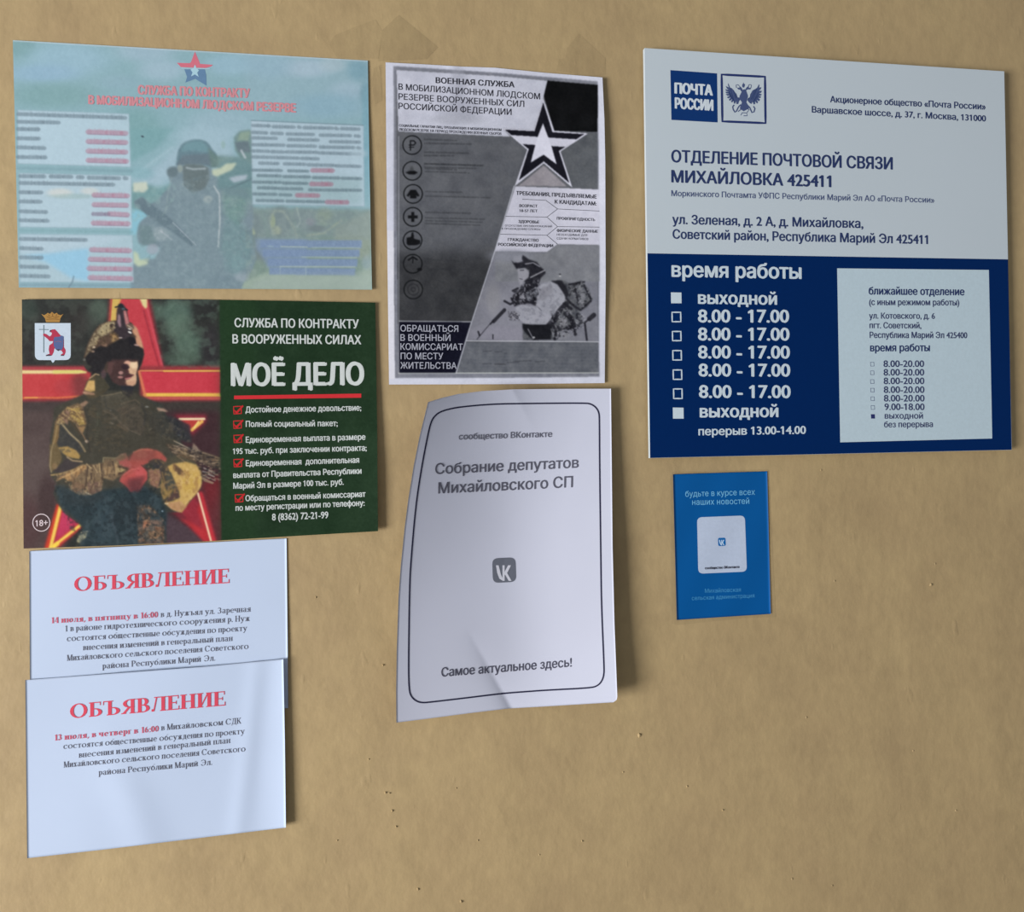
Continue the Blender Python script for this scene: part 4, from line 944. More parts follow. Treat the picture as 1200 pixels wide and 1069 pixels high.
M_(); gc.poly('0,190 140,100 290,48 390,70 495,160 350,160 230,230 290,300 290,370 200,480 90,450 0,390 20,340 100,270', (168, 78, 72), 1.4, .38); gc.poly('20,400 260,350 240,430 200,490 110,500', (92, 52, 54), 2, .5); gc.line('150,90 230,60 340,66', 1.6, (222, 130, 104), 1, .5); gc.line('40,330 130,270 200,260', 1.3, (222, 120, 112), .9, .5)
# dark green right half
gc.tf = lambda x, y: (x, y)
gc.poly([(257.4, 340), (460, 340), (460, 660), (259.6, 660)], (31, 54, 33), .5, tex=7, texs=22)
gc.poly([(257.4, 340), (300, 340), (300, 660), (259.6, 660)], (34, 62, 34), 4, .5); gc.blob(370, 640, 90, 14, (40, 66, 38), .6, 1)
gc.tone(1.3, 7, 8); gc.tone(2.6, 4, 18); gc.finish(.5)
def h_green(p):
    p = np.atleast_2d(p); x, y = p[:, 0], p[:, 1]
    return .0010+.0003*(1+np.sin(x/60+y/47))+.0042*np.clip((x-380)/62, 0, 1.1)**2*np.clip((y-345)/200, 0.15, 1)+.0006*np.clip((620-y)/-30, 0, 1)
green = Sheet('poster', 'dark green poster with a soldier before a red star, left side below the faded one', 'poster',
    [(25.6, 351), (120, 350.4), (230, 351), (330, 352.6), (439.8, 354.7)], [(439.8, 354.7), (442, 500), (443, 622.6)], [(27.6, 643), (130, 639.6), (240, 634.6), (340, 628.6), (443, 622.6)], [(25.6, 351), (27.6, 643)],
    h_green, paper_mat((196, 196, 190), name='white_paper', var=.02), step=4, layer=.00012)
green.prn('printed_picture', gc, 620, 440, print_mat('glossy_print', .6, .1), k=1.16)
GW = (196, 202, 197)
lines(green, 240, 340, 5.4545, [('СЛУЖБА ПО КОНТРАКТУ', 190, 236, 985, 245, 57, .42), ('В ВООРУЖЕННЫХ СИЛАХ', 177, 340, 1000, 346, 57, .42), ('МОЁ ДЕЛО', 168, 612, 1018, 605, 143, 1.5)], GW, name='heading')
green.poly('red_rule', z_(240, 340, 5.4545, '187,675 1000,662 1000,688 187,698'), (198, 46, 52), 1.2)
lines(green, 240, 340, 5.4545, [('Достойное денежное довольствие;', 260, 783, 1000, 770, 38, .28)], GW)
lines(green, 240, 480, 5.4545, [('Полный социальный пакет;', 262, 111, 850, 106, 38, .28), ('Единовременная выплата в размере', 262, 212, 1027, 193, 38, .28), ('195 тыс. руб. при заключении контракта;', 180, 285, 1035, 263, 38, .28),
    ('Единовременная  дополнительная', 262, 362, 987, 340, 38, .28), ('выплата от Правительства Республики', 182, 438, 1002, 410, 38, .28), ('Марий Эл в размере 100 тыс. руб.', 182, 507, 888, 481, 38, .28),
    ('Обращаться в военный комиссариат', 260, 586, 1028, 558, 38, .28), ('по месту регистрации или по телефону:', 197, 648, 1022, 615, 38, .28), ('8 (8362) 72-21-99', 430, 709, 790, 695, 42, .28)], GW)
for ox, oy, x, y in ((240, 340, 180, 741), (240, 480, 180, 70), (240, 480, 182, 161), (240, 480, 182, 316), (240, 480, 190, 541)):
    t = lambda s_: [(ox+(x+float(q.split(',')[0]))/5.4545, oy+(y+float(q.split(',')[1]))/5.4545) for q in s_.split()]
    green.multi('check_mark', [stroke_geo(t('4,4 52,2 54,48 6,51'), 1.3, True), geo(t('6,22 22,34 62,-6 68,2 28,48 16,46'))], (186, 40, 44), 1.3)
green.stroke('age_badge', circle_pts(48.4, 612.6, 10, 32), 1.1, (200, 186, 186), closed=True)
green.text('age_badge_lettering', '18+', 41.6, 617, 56.2, 616, 7.0, (206, 190, 190), .25)
cz = lambda t: z_(30, 355, 14.25, t)
cr = green.poly('crest_shield', cz('153,338 753,338 754,870 745,915 715,945 670,955 490,957 475,985 456,1002 438,985 425,957 220,955 185,940 160,905 155,870'), (190, 203, 213), 1.1)
green.multi('crest_bear', [geo(cz('405,465 440,445 490,440 520,470 545,500 585,545 620,570 640,620 640,740 665,780 670,820 650,870 600,880 585,865 625,840 600,800 560,790 480,760 470,820 440,880 345,885 345,868 400,850 385,780 395,710 450,670 460,640 400,640 365,600 290,540 300,512 345,520 400,560 430,540 440,500 405,485'))], (170, 56, 78), 1.6, parent=cr)
green.poly('crest_round_shield', cz('480,570 560,565 600,545 635,565 630,720 610,780 545,800 500,775 470,720 465,620'), (84, 98, 140), 2.4, parent=cr)
green.stroke('crest_round_shield_line', cz('490,655 540,640 600,650'), .8, (130, 96, 120), lay=2.9, parent=cr)
green.multi('crest_sword', [stroke_geo(cz('304,370 304,560 304,830'), 1.25), stroke_geo(cz('222,443 385,447'), .9)], (112, 128, 134), 1.4, parent=cr)
green.multi('crest_claws', [geo(cz('335,875 380,862 425,872 420,886 340,888')), geo(cz('585,872 640,868 640,886 590,886')), geo(cz('405,455 425,450 415,480 400,490')), geo(cz('500,775 580,775 545,805'))], (66, 60, 70), 2.6, parent=cr)
green.multi('crest_crown', [geo(cz('262,185 310,205 345,185 370,165 405,185 440,150 480,185 520,165 545,195 590,205 628,185 580,260 568,322 340,322 325,260'))], (164, 124, 66), 1.1)
green.multi('crest_crown_lines', [stroke_geo(cz(t), .6) for t in ('350,230 400,250 450,225 500,250 560,225', '345,275 450,268 565,275', '380,195 400,230', '450,180 450,220', '520,190 505,235')], (118, 84, 46), 1.5)

# ================================================================== faded recruitment poster
fc = Canvas(10, 40, 445, 345, (136, 172, 178), 2, 31)
def F1(): fc.frame(0, 30, 5)
def F2(): fc.frame(220, 30, 5)
def F3(): fc.frame(0, 180, 5)
def F4(): fc.frame(220, 180, 5)
def F5(): fc.frame(130, 150, 5.625)
F1()
for x, y, rx, ry, c, a in [(120, 130, 90, 60, (120, 158, 158), .8), (400, 200, 230, 90, (150, 184, 198), .8), (250, 280, 200, 50, (142, 176, 196), .8), (300, 410, 260, 70, (122, 160, 160), .8), (850, 150, 160, 60, (158, 184, 196), .8), (950, 260, 130, 60, (160, 186, 198), .8), (700, 330, 120, 40, (140, 172, 182), .7), (950, 430, 160, 60, (136, 172, 178), .6), (800, 600, 140, 120, (118, 160, 160), .8)]:
    fc.blob(x, y, rx, ry, c, a, 1.1, tex=5, texs=10)
F2(); fc.poly('300,100 1080,180 1080,540 360,540', (150, 178, 188), 5, .55, tex=6, texs=9)
for x, y, rx, ry, c, a in [(250, 230, 130, 60, (150, 184, 198), .8), (700, 250, 140, 50, (168, 190, 202), .8), (850, 230, 70, 40, (170, 190, 196), .7), (1000, 260, 60, 60, (122, 160, 172), .9), (930, 380, 90, 50, (158, 184, 196), .8), (820, 470, 200, 70, (136, 172, 186), .8), (1040, 400, 30, 60, (118, 154, 166), .8), (200, 580, 200, 90, (154, 182, 192), .8), (480, 230, 120, 80, (146, 178, 192), .7), (1050, 650, 30, 300, (120, 164, 176), .9)]:
    fc.blob(x, y, rx, ry, c, a, 1.1, tex=5, texs=10)
F5()
fc.poly('130,0 430,0 300,130 130,230', (116, 160, 162), 2, .8, tex=5); fc.poly('140,320 300,250 420,120 500,60 760,60 830,180 700,260 400,350 280,400 130,360', (160, 186, 196), 4, .9, tex=6, texs=12)
fc.blob(620, 50, 200, 60, (160, 188, 198), .7, 1); fc.line('135,330 400,130', 2.4, (170, 196, 204), 2.4, .6); fc.blob(200, 300, 80, 40, (128, 170, 176), .7, 1)
fc.poly('130,380 250,370 320,400 420,360 440,460 300,500 220,600 130,620', (112, 150, 150), 2, tex=8)
fc.poly('130,530 260,560 240,620 180,700 130,700', (132, 186, 200), 1.6); fc.poly('700,180 930,200 930,560 1130,540 1130,1069 700,1069', (112, 140, 138), 2, tex=9, texs=6)
fc.poly('145,362 235,355 245,400 220,425 145,420', (196, 204, 184), 1.0)
# armoured vehicles and ground on the right
F4()
fc.poly('340,320 1080,330 1080,800 340,800', (120, 142, 130), 2, tex=10, texs=7); fc.poly('300,760 480,690 1000,720 1080,600 1080,800 300,800', (150, 168, 150), 2, tex=8, texs=8)
fc.poly('860,430 1080,330 1080,560 1040,640 860,500', (136, 150, 134), 2, tex=8); fc.blob(1050, 640, 30, 40, (136, 156, 160), .7, 1)
for x, y in ((540, 400), (370, 430)):
    fc.blob(x, y, 70, 90, (106, 122, 118), .8, .6, tex=10)
fc.line('500,470 480,380 510,335 560,340 620,430 640,490', 3.0, (158, 170, 146), 1.4, .7); fc.blob(525, 450, 26, 26, (178, 184, 140), .7, .9); fc.blob(500, 400, 14, 40, (166, 178, 120), .7, .9)
fc.line('330,330 350,360', 3, (164, 178, 138), 1.2, .8); fc.line('355,400 385,465', 4, (172, 180, 130), 1.3, .9); fc.poly('620,320 720,330 760,420 700,470 640,420', (118, 136, 130), 1.6); fc.line('640,320 660,400 640,430', 1.8, (156, 172, 158), 1.0)
fc.blob(720, 400, 26, 22, (150, 136, 146), .6, .9); fc.blob(800, 370, 46, 50, (142, 156, 124), .6, .9, tex=12); fc.blob(760, 440, 50, 18, (98, 110, 106), .8, .9); fc.line('700,480 800,465 900,390', 2.2, (160, 170, 136), 1.2, .8)
fc.blob(300, 280, 60, 60, (112, 158, 136), .9, .9, tex=10); fc.blob(440, 570, 60, 60, (110, 118, 124), .6, 1)
# main figure
F5()
M1 = (115, 135, 142)
fc.poly('130,1069 130,900 200,880 290,860 330,790 180,760 170,690 190,620 250,570 160,520 155,480 200,455 260,500 300,480 400,370 380,330 370,280 410,255 440,250 500,250 660,260 700,330 760,370 860,380 930,470 940,600 930,720 960,860 930,940 880,1000 860,1069', M1, 1.0, tex=6, texs=6)
fc.poly('400,370 660,300 720,420 720,900 600,1069 300,1069 320,800 420,560', (122, 142, 148), 2.5, .7, tex=5, texs=8)
fc.poly('430,245 434,190 444,145 462,112 490,92 525,80 562,75 598,78 628,88 650,110 668,140 690,165 710,200 716,230 710,255 660,262 600,240 500,235', (98, 126, 134), .9, tex=6, texs=4); fc.poly('458,155 475,118 505,95 560,84 600,86 630,110 642,140 640,160 540,150', (110, 148, 154), 1.2, .8)
fc.poly('430,245 470,180 640,170 700,220 690,258 610,240 520,240 440,250', (98, 116, 124), 1.0); fc.poly('640,130 720,200 715,255 660,262', (102, 128, 120), 1.2, .8, tex=10)
fc.poly('470,250 500,235 600,240 640,260 650,330 620,400 540,430 480,380', (98, 112, 112), 1.0, tex=4); fc.line('500,262 540,272 620,268', 2.0, (170, 182, 184), .9, .8); fc.blob(455, 268, 18, 26, (150, 160, 148), .7, .7)
fc.blob(405, 290, 36, 34, (94, 112, 116), .9, .7); fc.line('400,330 380,400 360,560', 1.4, (140, 156, 154), 1, .5)
fc.poly('150,490 205,455 265,500 360,570 420,620 560,770 530,780 400,680 300,620 230,570', (96, 116, 124), .9, tex=5); fc.line('410,625 560,772', 1.0, (172, 182, 188), .6, .9); fc.line('340,575 420,450', 1.2, (130, 150, 150), .8, .7)
fc.blob(325, 700, 56, 42, (156, 170, 172), .8, .8, ang=15); fc.line('330,680 400,735', 1.6, (178, 186, 190), .8, .8); fc.poly('180,640 260,640 300,760 200,780', (104, 128, 130), 1.4, .9, tex=8)
fc.blob(275, 800, 40, 34, (156, 160, 170), .7, .8); fc.poly('150,810 180,830 190,870 250,860 240,900 180,915 150,890', (186, 200, 168), 1.2)
fc.line('680,385 715,440 718,600 708,780', 2.0, (178, 188, 188), .8, .9); fc.blob(640, 470, 30, 24, (160, 172, 168), .7, .8, tex=8); fc.line('470,370 520,430', 1, (140, 156, 158), .7, .6)
fc.poly('760,560 860,620 930,700 930,900 800,960 720,800', (110, 142, 142), 2.5, .7, tex=8, texs=6); fc.blob(860, 980, 46, 34, (146, 160, 166), .8, .8); fc.blob(820, 900, 70, 60, (120, 150, 152), .6, 1)
fc.poly('740,430 900,460 900,560 840,640 740,560', (108, 144, 134), 2, .7, tex=10)
F5(); fc.mottle('200,880 330,790 180,690 250,570 400,370 660,300 860,380 930,470 960,860 860,1069 200,1069', 5, (100, 122, 128), .56, .28, .14); fc.mottle('200,880 330,790 180,690 250,570 400,370 660,300 860,380 930,470 960,860 860,1069 200,1069', 4, (140, 160, 162), .62, .28, .14)
fc.mottle('700,180 930,200 930,560 760,560 700,400', 5, (142, 168, 158), .58, .3, .14); fc.mottle('130,420 420,360 440,460 220,620 130,620', 6, (140, 170, 166), .58, .35, .14); F4(); fc.mottle('340,320 1080,330 1080,800 340,800', 6, (148, 162, 152), .56, .28, .14); fc.mottle('300,310 1000,320 900,480 420,500 300,600', 4, (100, 116, 118), .56, .28, .14); F5()
# second figure and vehicle edge
fc.poly('810,60 850,20 915,10 930,30 930,240 860,210 820,150', (110, 138, 136), 1.0, tex=8); fc.poly('850,30 920,20 905,90 860,80 830,90', (138, 160, 140), 1.2, .9); fc.poly('815,95 905,85 920,160 840,160', (98, 114, 120), 1.0, .9)
fc.line('860,150 885,195', 2.6, (176, 188, 190), .9, .9); fc.poly('720,230 860,200 930,240 930,400 700,400', (104, 136, 138), 1.6, tex=8); fc.poly('665,275 720,265 760,235 830,230 800,275 700,320 670,310', (190, 200, 172), 1.1, tex=6)
fc.poly('775,330 830,315 905,308 890,340 810,362', (166, 180, 188), 1.1); fc.line('780,400 930,335', 1.8, (92, 116, 122), 1.0, .9); fc.poly('700,380 930,400 930,480 760,440', (104, 132, 134), 2, .7); fc.blob(740, 110, 14, 26, (142, 172, 164), .6, .8)
fc.blob(208, 56, 10, 6, (52, 66, 74), .95, .5, ang=20)
# boxes
fc.tf = lambda x, y: (x, y)
def fbox(pts, al=.62, col=(186, 204, 212)):
    fc.poly(pts, col, .5, al); fc.line(pts, .9, (150, 170, 180), .5, .6, closed=True)
b1 = [(20.8, 129), (151, 133.6), (153, 195.6), (20.8, 191.6)]; b2 = [(23, 203), (153.6, 206), (154.4, 267.4), (23.4, 266)]; b3 = [(23.4, 274.6), (155, 276), (156.4, 331), (23.4, 330.4)]
fbox(b1, .82, (184, 206, 216)); fbox(b2, .74, (188, 207, 216)); fbox(b3, .6)
fc.blob(70, 226, 14, 5, (206, 208, 200), .8, .9); fc.blob(105, 224, 10, 4, (206, 208, 200), .7, .9); fc.blob(85, 230, 26, 3, (150, 176, 172), .6, 1)
fc.poly([(24, 300), (60, 296), (104, 290), (104, 330), (84, 326), (52, 306)], (142, 192, 216), 2, .9); fc.poly([(24, 276), (150, 277), (120, 288), (60, 296), (24, 296)], (180, 200, 210), 2, .6)
fc.line([(20.5, 197), (154, 200.5)], 3.0, (116, 150, 158), 1.5, .6); fc.line([(23, 270), (155, 272)], 2.4, (118, 158, 162), 1.5, .6); fc.line([(24, 334), (156, 335)], 4, (118, 146, 156), 1.4, .7)
b4 = [(294.4, 141.2), (425.8, 146.8), (426.8, 241.8), (296, 239.6)]
fbox(b4, .74, (186, 204, 214)); fc.line([(294.4, 141.2), (425.8, 146.8)], .9, (90, 116, 126), .5, .8)
fc.poly([(297, 205), (424, 208), (424, 240), (297, 237)], (136, 166, 166), 3, .5, tex=10, texs=5)
DK = (104, 122, 132)
for (x0, y0, x1, y1) in [(105, 530, 735, 552), (105, 575, 345, 580), (105, 618, 232, 620), (105, 672, 230, 674), (105, 725, 262, 730), (105, 782, 268, 784)]: fc.smear(x0/5, 30+y0/5, x1/5, 30+y1/5, 5.4, DK, .85)
for (x0, y0, x1, y1) in [(118, 144, 265, 146), (295, 146, 420, 148), (455, 150, 486, 151), (518, 153, 700, 157), (728, 156, 742, 157), (118, 184, 665, 194), (118, 238, 244, 240), (118, 292, 240, 294), (118, 350, 272, 354), (118, 402, 280, 406), (120, 512, 505, 518), (122, 566, 246, 570), (122, 620, 246, 622), (122, 674, 278, 678), (122, 728, 286, 732)]:
    fc.smear(x0/5, 180+y0/5, x1/5, 180+y1/5, 5.4, DK, .85)
RD = (172, 124, 142)
for (x0, y0, x1, y1) in [(515, 638, 738, 646), (515, 694, 738, 700), (515, 750, 738, 756), (515, 804, 742, 810)]: fc.smear(x0/5, 30+y0/5, x1/5, 30+y1/5, 7.0, RD, .9); fc.line([(x0/5, 30+y0/5-.5), (x1/5, 30+y1/5-.5)], .6, (120, 96, 118), .4, .7)
for (x0, y0, x1, y1) in [(550, 258, 748, 262), (550, 314, 750, 318), (640, 368, 752, 374), (545, 422, 752, 426), (535, 578, 760, 584), (527, 634, 762, 640), (520, 688, 766, 692), (525, 742, 768, 748)]: fc.smear(x0/5, 180+y0/5, x1/5, 180+y1/5, 7.0, RD, .9); fc.line([(x0/5, 180+y0/5-.5), (x1/5, 180+y1/5-.5)], .6, (120, 96, 118), .4, .7)
fc.smear(545/5, 180+366/5, 636/5, 180+368/5, 5.6, (120, 104, 124), .8, seed=3)
for (x0, x1, y0) in [(380, 480, 595), (500, 625, 602), (648, 660, 604), (680, 850, 608), (866, 880, 612), (900, 1005, 614), (380, 465, 636), (490, 555, 640), (580, 740, 645), (775, 955, 652), (980, 1006, 656), (380, 520, 668), (590, 765, 678), (835, 1008, 690),
        (380, 565, 708), (585, 750, 714), (775, 975, 722), (995, 1010, 726), (380, 475, 744), (490, 565, 748), (578, 760, 750), (770, 880, 756), (890, 1010, 760), (380, 525, 780), (535, 650, 784), (665, 765, 788), (420, 530, 816), (565, 690, 820), (705, 860, 826), (870, 1010, 832)]:
    fc.smear(220+x0/5, 30+y0/5, 220+x1/5, 30+y0/5+.6, 4.6, DK, .8)
for (x0, x1, y0) in [(380, 550, 106), (590, 705, 110), (410, 545, 138), (562, 715, 144), (735, 890, 150), (905, 1015, 154), (382, 545, 176), (560, 700, 182), (412, 520, 210), (532, 670, 214), (712, 1015, 222), (385, 520, 246), (540, 605, 250), (405, 560, 284), (580, 690, 288), (700, 800, 290)]:
    fc.smear(220+x0/5, 180+y0/5, 220+x1/5, 180+y0/5+.5, 4.3, (90, 110, 118), .8)
for (x0, x1, y0) in [(730, 850, 112), (722, 842, 192), (640, 765, 258), (815, 935, 298)]: fc.smear(220+x0/5, 180+y0/5, 220+x1/5, 180+y0/5+.3, 6.4, (160, 110, 126), .9)
fc.blob(420, 168+12, 10, 5, (170, 192, 200), .6, .9)
F4(); fc.poly('395,498 700,500 700,665 470,670 440,610 400,560', (120, 142, 166), 1.6, .8, tex=6)
for (a, y, b, y2, lo) in [(425, 505, 1020, 508, 46), (440, 562, 1008, 562, 44), (470, 615, 995, 618, 44), (478, 668, 982, 672, 42)]:
    fc.poly(f'{a},{y} {b},{y2} {b-2},{y2+lo} {a},{y+lo}', (118, 140, 170), .6, .92, tex=14, texs=1.2)
    for k in range(a+120, b-40, 150): fc.line(f'{k},{y} {k},{y+lo}', .5, (124, 146, 174), .4, .4)
fc.line('470,542 500,545', .9, (150, 174, 176), .5); fc.line('545,545 700,548', .9, (176, 190, 168), .5); fc.line('730,550 1010,552', .8, (160, 180, 176), .5); fc.line('665,606 990,610', .8, (166, 184, 172), .5); fc.line('540,662 980,664', .9, (176, 190, 178), .5); fc.line('542,665 542,712', .8, (150, 170, 176), .5); fc.line('692,665 692,715', .8, (160, 178, 182), .5)
F3(); fc.line('400,790 425,750 432,720', 1.3, (92, 114, 128), .8, .8)
fc.tf = lambda x, y: (x, y)
fc.line([(15.6, 47.6), (431, 71.4)], 1.4, (196, 208, 212), .5, .8)
fc.tone(1.2, 6, 9); fc.tone(3, 4, 19); fc.frame(220, 180, 5); fc.poly('330,310 1080,325 1080,500 380,500', (132, 148, 156), 4, .35); fc.poly('470,715 1080,700 1080,800 330,800', (162, 176, 168), 3, .4); fc.finish(.5); fc.A = fc.A*.9+np.array([168, 184, 190])*.1
def h_fad(p): p = np.atleast_2d(p); x, y = p[:, 0], p[:, 1]; return .0008+.0002*(1+np.sin(x/90+y/70))+.0016*np.clip((x-400)/36, 0, 1.1)**2*np.clip((y-120)/100, 0, 1)
faded = Sheet('poster', 'faded pale blue poster with a masked soldier and text boxes, at the upper left', 'poster',
    [(15, 47), (431, 71)], [(431, 71), (433, 200), (436, 339.5)], [(22, 337), (436, 339.5)], [(15, 47), (22, 337)], h_fad,
    paper_mat((196, 204, 206), name='white_paper', var=.02), step=4, layer=.00012)
faded.prn('printed_picture', fc, 560, 400, print_mat('faded_print', .6, .15), k=1.02)
FR = (202, 138, 144)
lines(faded, 0, 0, 1, [('СЛУЖБА ПО КОНТРАКТУ', 161.5, 110.4, 293, 114.6, 10.6, .85), ('В МОБИЛИЗАЦИОННОМ ЛЮДСКОМ РЕЗЕРВЕ', 103.5, 121.8, 347, 131.6, 10.2, .85)], FR, name='heading', up=(0, -1))
fs = lambda t: z_(0, 30, 5, t)
st = faded.multi('star_emblem', [geo(fs('1142,152 1168,212 1172,224 1248,230 1236,240 1206,248 1120,246 1060,243 1036,218 1112,220 1120,212'))], (204, 112, 126), 1.1)
faded.multi('star_emblem_lower', [geo(fs('1080,256 1200,256 1208,290 1210,352 1144,312 1086,334 1096,300'))], (98, 130, 160), 1.2, parent=st)
faded.multi('star_emblem_centre', [geo(fs('1142,228 1152,250 1166,262 1156,276 1164,300 1142,286 1120,298 1128,274 1116,258 1134,250'))], (164, 200, 210), 1.7, parent=st)
faded.stroke('star_emblem_line', fs('1062,249 1230,253'), .8, (170, 196, 206), lay=1.9, parent=st)

# ================================================================== black and white copied poster
bc = Canvas(448, 68, 715, 456, (196, 198, 208), 2, 51)
W1 = lambda t: z_(440, 60, 7.633, t); W2 = lambda t: z_(580, 60, 7.633, t); W3 = lambda t: z_(450, 190, 7.633, t); W4 = lambda t: z_(580, 190, 7.633, t); W5 = lambda t: z_(450, 320, 7.633, t); W6 = lambda t: z_(550, 290, 6.6824, t)
frame_o = [(461.2, 77.3), (580, 85), (700.6, 95.4), (701.6, 200), (702.3, 441.6), (582, 443), (462.9, 443.2), (461.6, 260)]
bc.poly(frame_o, (122, 124, 132), .6, tex=12, texs=5)
inner = [(464.4, 81.8), (580, 88.6), (699.6, 99.0), (700.4, 200), (701.2, 436.8), (582, 437.4), (466.8, 437.4), (465, 260)]
bc.poly(inner, (92, 94, 98), .6, tex=9, texs=9)
bc.poly([(466, 154), (598, 160), (640, 190), (600, 220), (580, 292), (548, 378), (466, 377)], (92, 94, 98), 1, tex=9, texs=12)
bc.poly([(440, 296), (640, 296), (640, 400), (440, 400)], (56, 57, 59), 8, .95, tex=8, texs=10); bc.poly([(440, 270), (461.6, 270), (462.9, 446), (440, 446)], (206, 206, 212), .4); bc.poly([(461.6, 270), (465.2, 270), (466.8, 437.4), (466.8, 443.2), (462.9, 443.2)], (122, 124, 132), .4, tex=10); bc.poly([(640, 165), (700, 156), (700, 222), (668, 222), (655, 178)], (88, 91, 94), 1, tex=9, texs=8)
bc.line([(467.2, 160), (467.4, 437)], .8, (160, 162, 170), .5, .8)
# white heading area
bc.poly([(464.6, 82), (580, 88.8), (641.6, 94.6), (637.3, 112.4), (636.7, 116), (625.2, 152.4), (588.5, 150.4), (598.3, 160.2), (466.8, 153.9)], (186, 188, 198), .5, tex=6, texs=8)
bc.blob(540, 128, 26, 12, (150, 152, 162), .5, 1, tex=8); bc.blob(536, 140, 30, 6, (160, 162, 170), .6, 1); bc.blob(536, 100, 10, 20, (160, 162, 172), .5, 1)
# black block and star
bc.poly(W2('470,264 920,302 917,722 530,712 437,400'), (16, 17, 19), .35)
bc.poly([(636.7, 115.2), (649.6, 153.3), (689, 156.4), (656.8, 177.6), (670.8, 220), (637.3, 191.4), (603.2, 218.2), (617.8, 175.6), (588, 150.2), (625.0, 152.3)], (196, 196, 206), .35)
bc.poly([(636.6, 120.0), (647.4, 154.9), (684.8, 157.2), (655.0, 177.0), (667.0, 214.4), (637.3, 189.2), (608.0, 211.4), (619.6, 174.8), (591.4, 151.9), (626.3, 153.8)], (26, 26, 34), .35)
bc.poly(W2('135,750 745,790 628,857 235,830'), (194, 194, 204), .4)
bc.poly(W2('430,645 478,775 506,852 552,1012 435,926 320,996 362,838 382,768'), (206, 206, 216), .35)
bc.poly(W4('437,30 645,218 210,212'), (142, 138, 142), .6, tex=10)
# requirement panel
bc.poly(W4('183,216 934,245 936,742 560,736 465,806 -2,800'), (188, 188, 198), .4, tex=5, texs=6)
# slanted and level rules
bc.poly([(580, 295), (700, 296), (701, 400), (546, 399)], (120, 121, 128), .6, tex=9, texs=12)
bc.poly(W4('560,738 936,744 936,1069 0,1069 0,806 465,808'), (118, 120, 124), .6, tex=10, texs=8)
bc.blob(610, 370, 40, 30, (132, 132, 140), .7, 1); bc.blob(578, 350, 8, 18, (136, 136, 138), .6, 1); bc.blob(598, 300, 24, 7, (128, 130, 138), .8, 1); bc.blob(590, 392, 40, 9, (136, 134, 144), .6, 1)
bc.poly([(546, 401), (701, 401.5), (701, 436.5), (534.5, 437)], (96, 99, 104), .5, tex=14, texs=6)
for i in range(8): bc.line([(540+i*3, 404+i*4), (700, 405+i*4)], .6, (112, 114, 120), .5, .35)
bc.line([(580, 427), (592, 427)], 1, (60, 60, 64), .5, .7)
for x, y, w in ((566, 412, 10), (580, 412.5, 8), (594, 425, 14), (602, 423.5, 20), (566, 426.5, 10), (628, 424, 10)): bc.line([(x, y), (x+w, y-.6)], 1.2, (68, 70, 76), .6, .7, tex=8)
bc.line([(602.6, 218.2), (580, 294), (550, 385.8), (534.5, 437.2)], 1.1, (186, 188, 196), .4, .9)
bc.line([(546, 399.5), (701.4, 400.6)], .9, (190, 192, 196), .4)
bc.line([(467, 437.5), (701.5, 437.0)], .9, (192, 196, 190), .4)
bc.line([(467.9, 376.4), (551.8, 377.2)], .9, (168, 170, 176), .4)
bc.poly([(467.9, 377.4), (551.4, 377.8), (533.6, 437), (467.9, 436.8)], (18, 19, 34), .4, tex=4)
# rows of print too small to read
DKB = (52, 54, 57)
for x0, y0, x1, y1 in [(440, 790, 725, 800), (440, 825, 855, 832), (440, 905, 830, 914), (440, 935, 700, 936), (440, 1010, 960, 1025), (440, 1040, 900, 1050)]: bc.smear(440+x0/7.633, 60.8+y0/7.633, 440+x1/7.633, 60.8+y1/7.633, 2.2, DKB, .6)
for x0, y0, x1, y1 in [(370, 15, 880, 32), (370, 60, 650, 70), (370, 85, 760, 98), (375, 265, 700, 272), (370, 305, 950, 320), (370, 450, 775, 460), (370, 500, 900, 512), (370, 525, 880, 540), (370, 550, 860, 566), (380, 870, 520, 880), (600, 880, 710, 896), (380, 955, 820, 960)]: bc.smear(450+x0/7.633, 190.6+y0/7.633, 450+x1/7.633, 190.6+y1/7.633, 1.8, DKB, .55)
bc.smear(450+400/7.633, 320+145/7.633, 450+780/7.633, 320+150/7.633, 1.6, (62, 64, 66), .5)
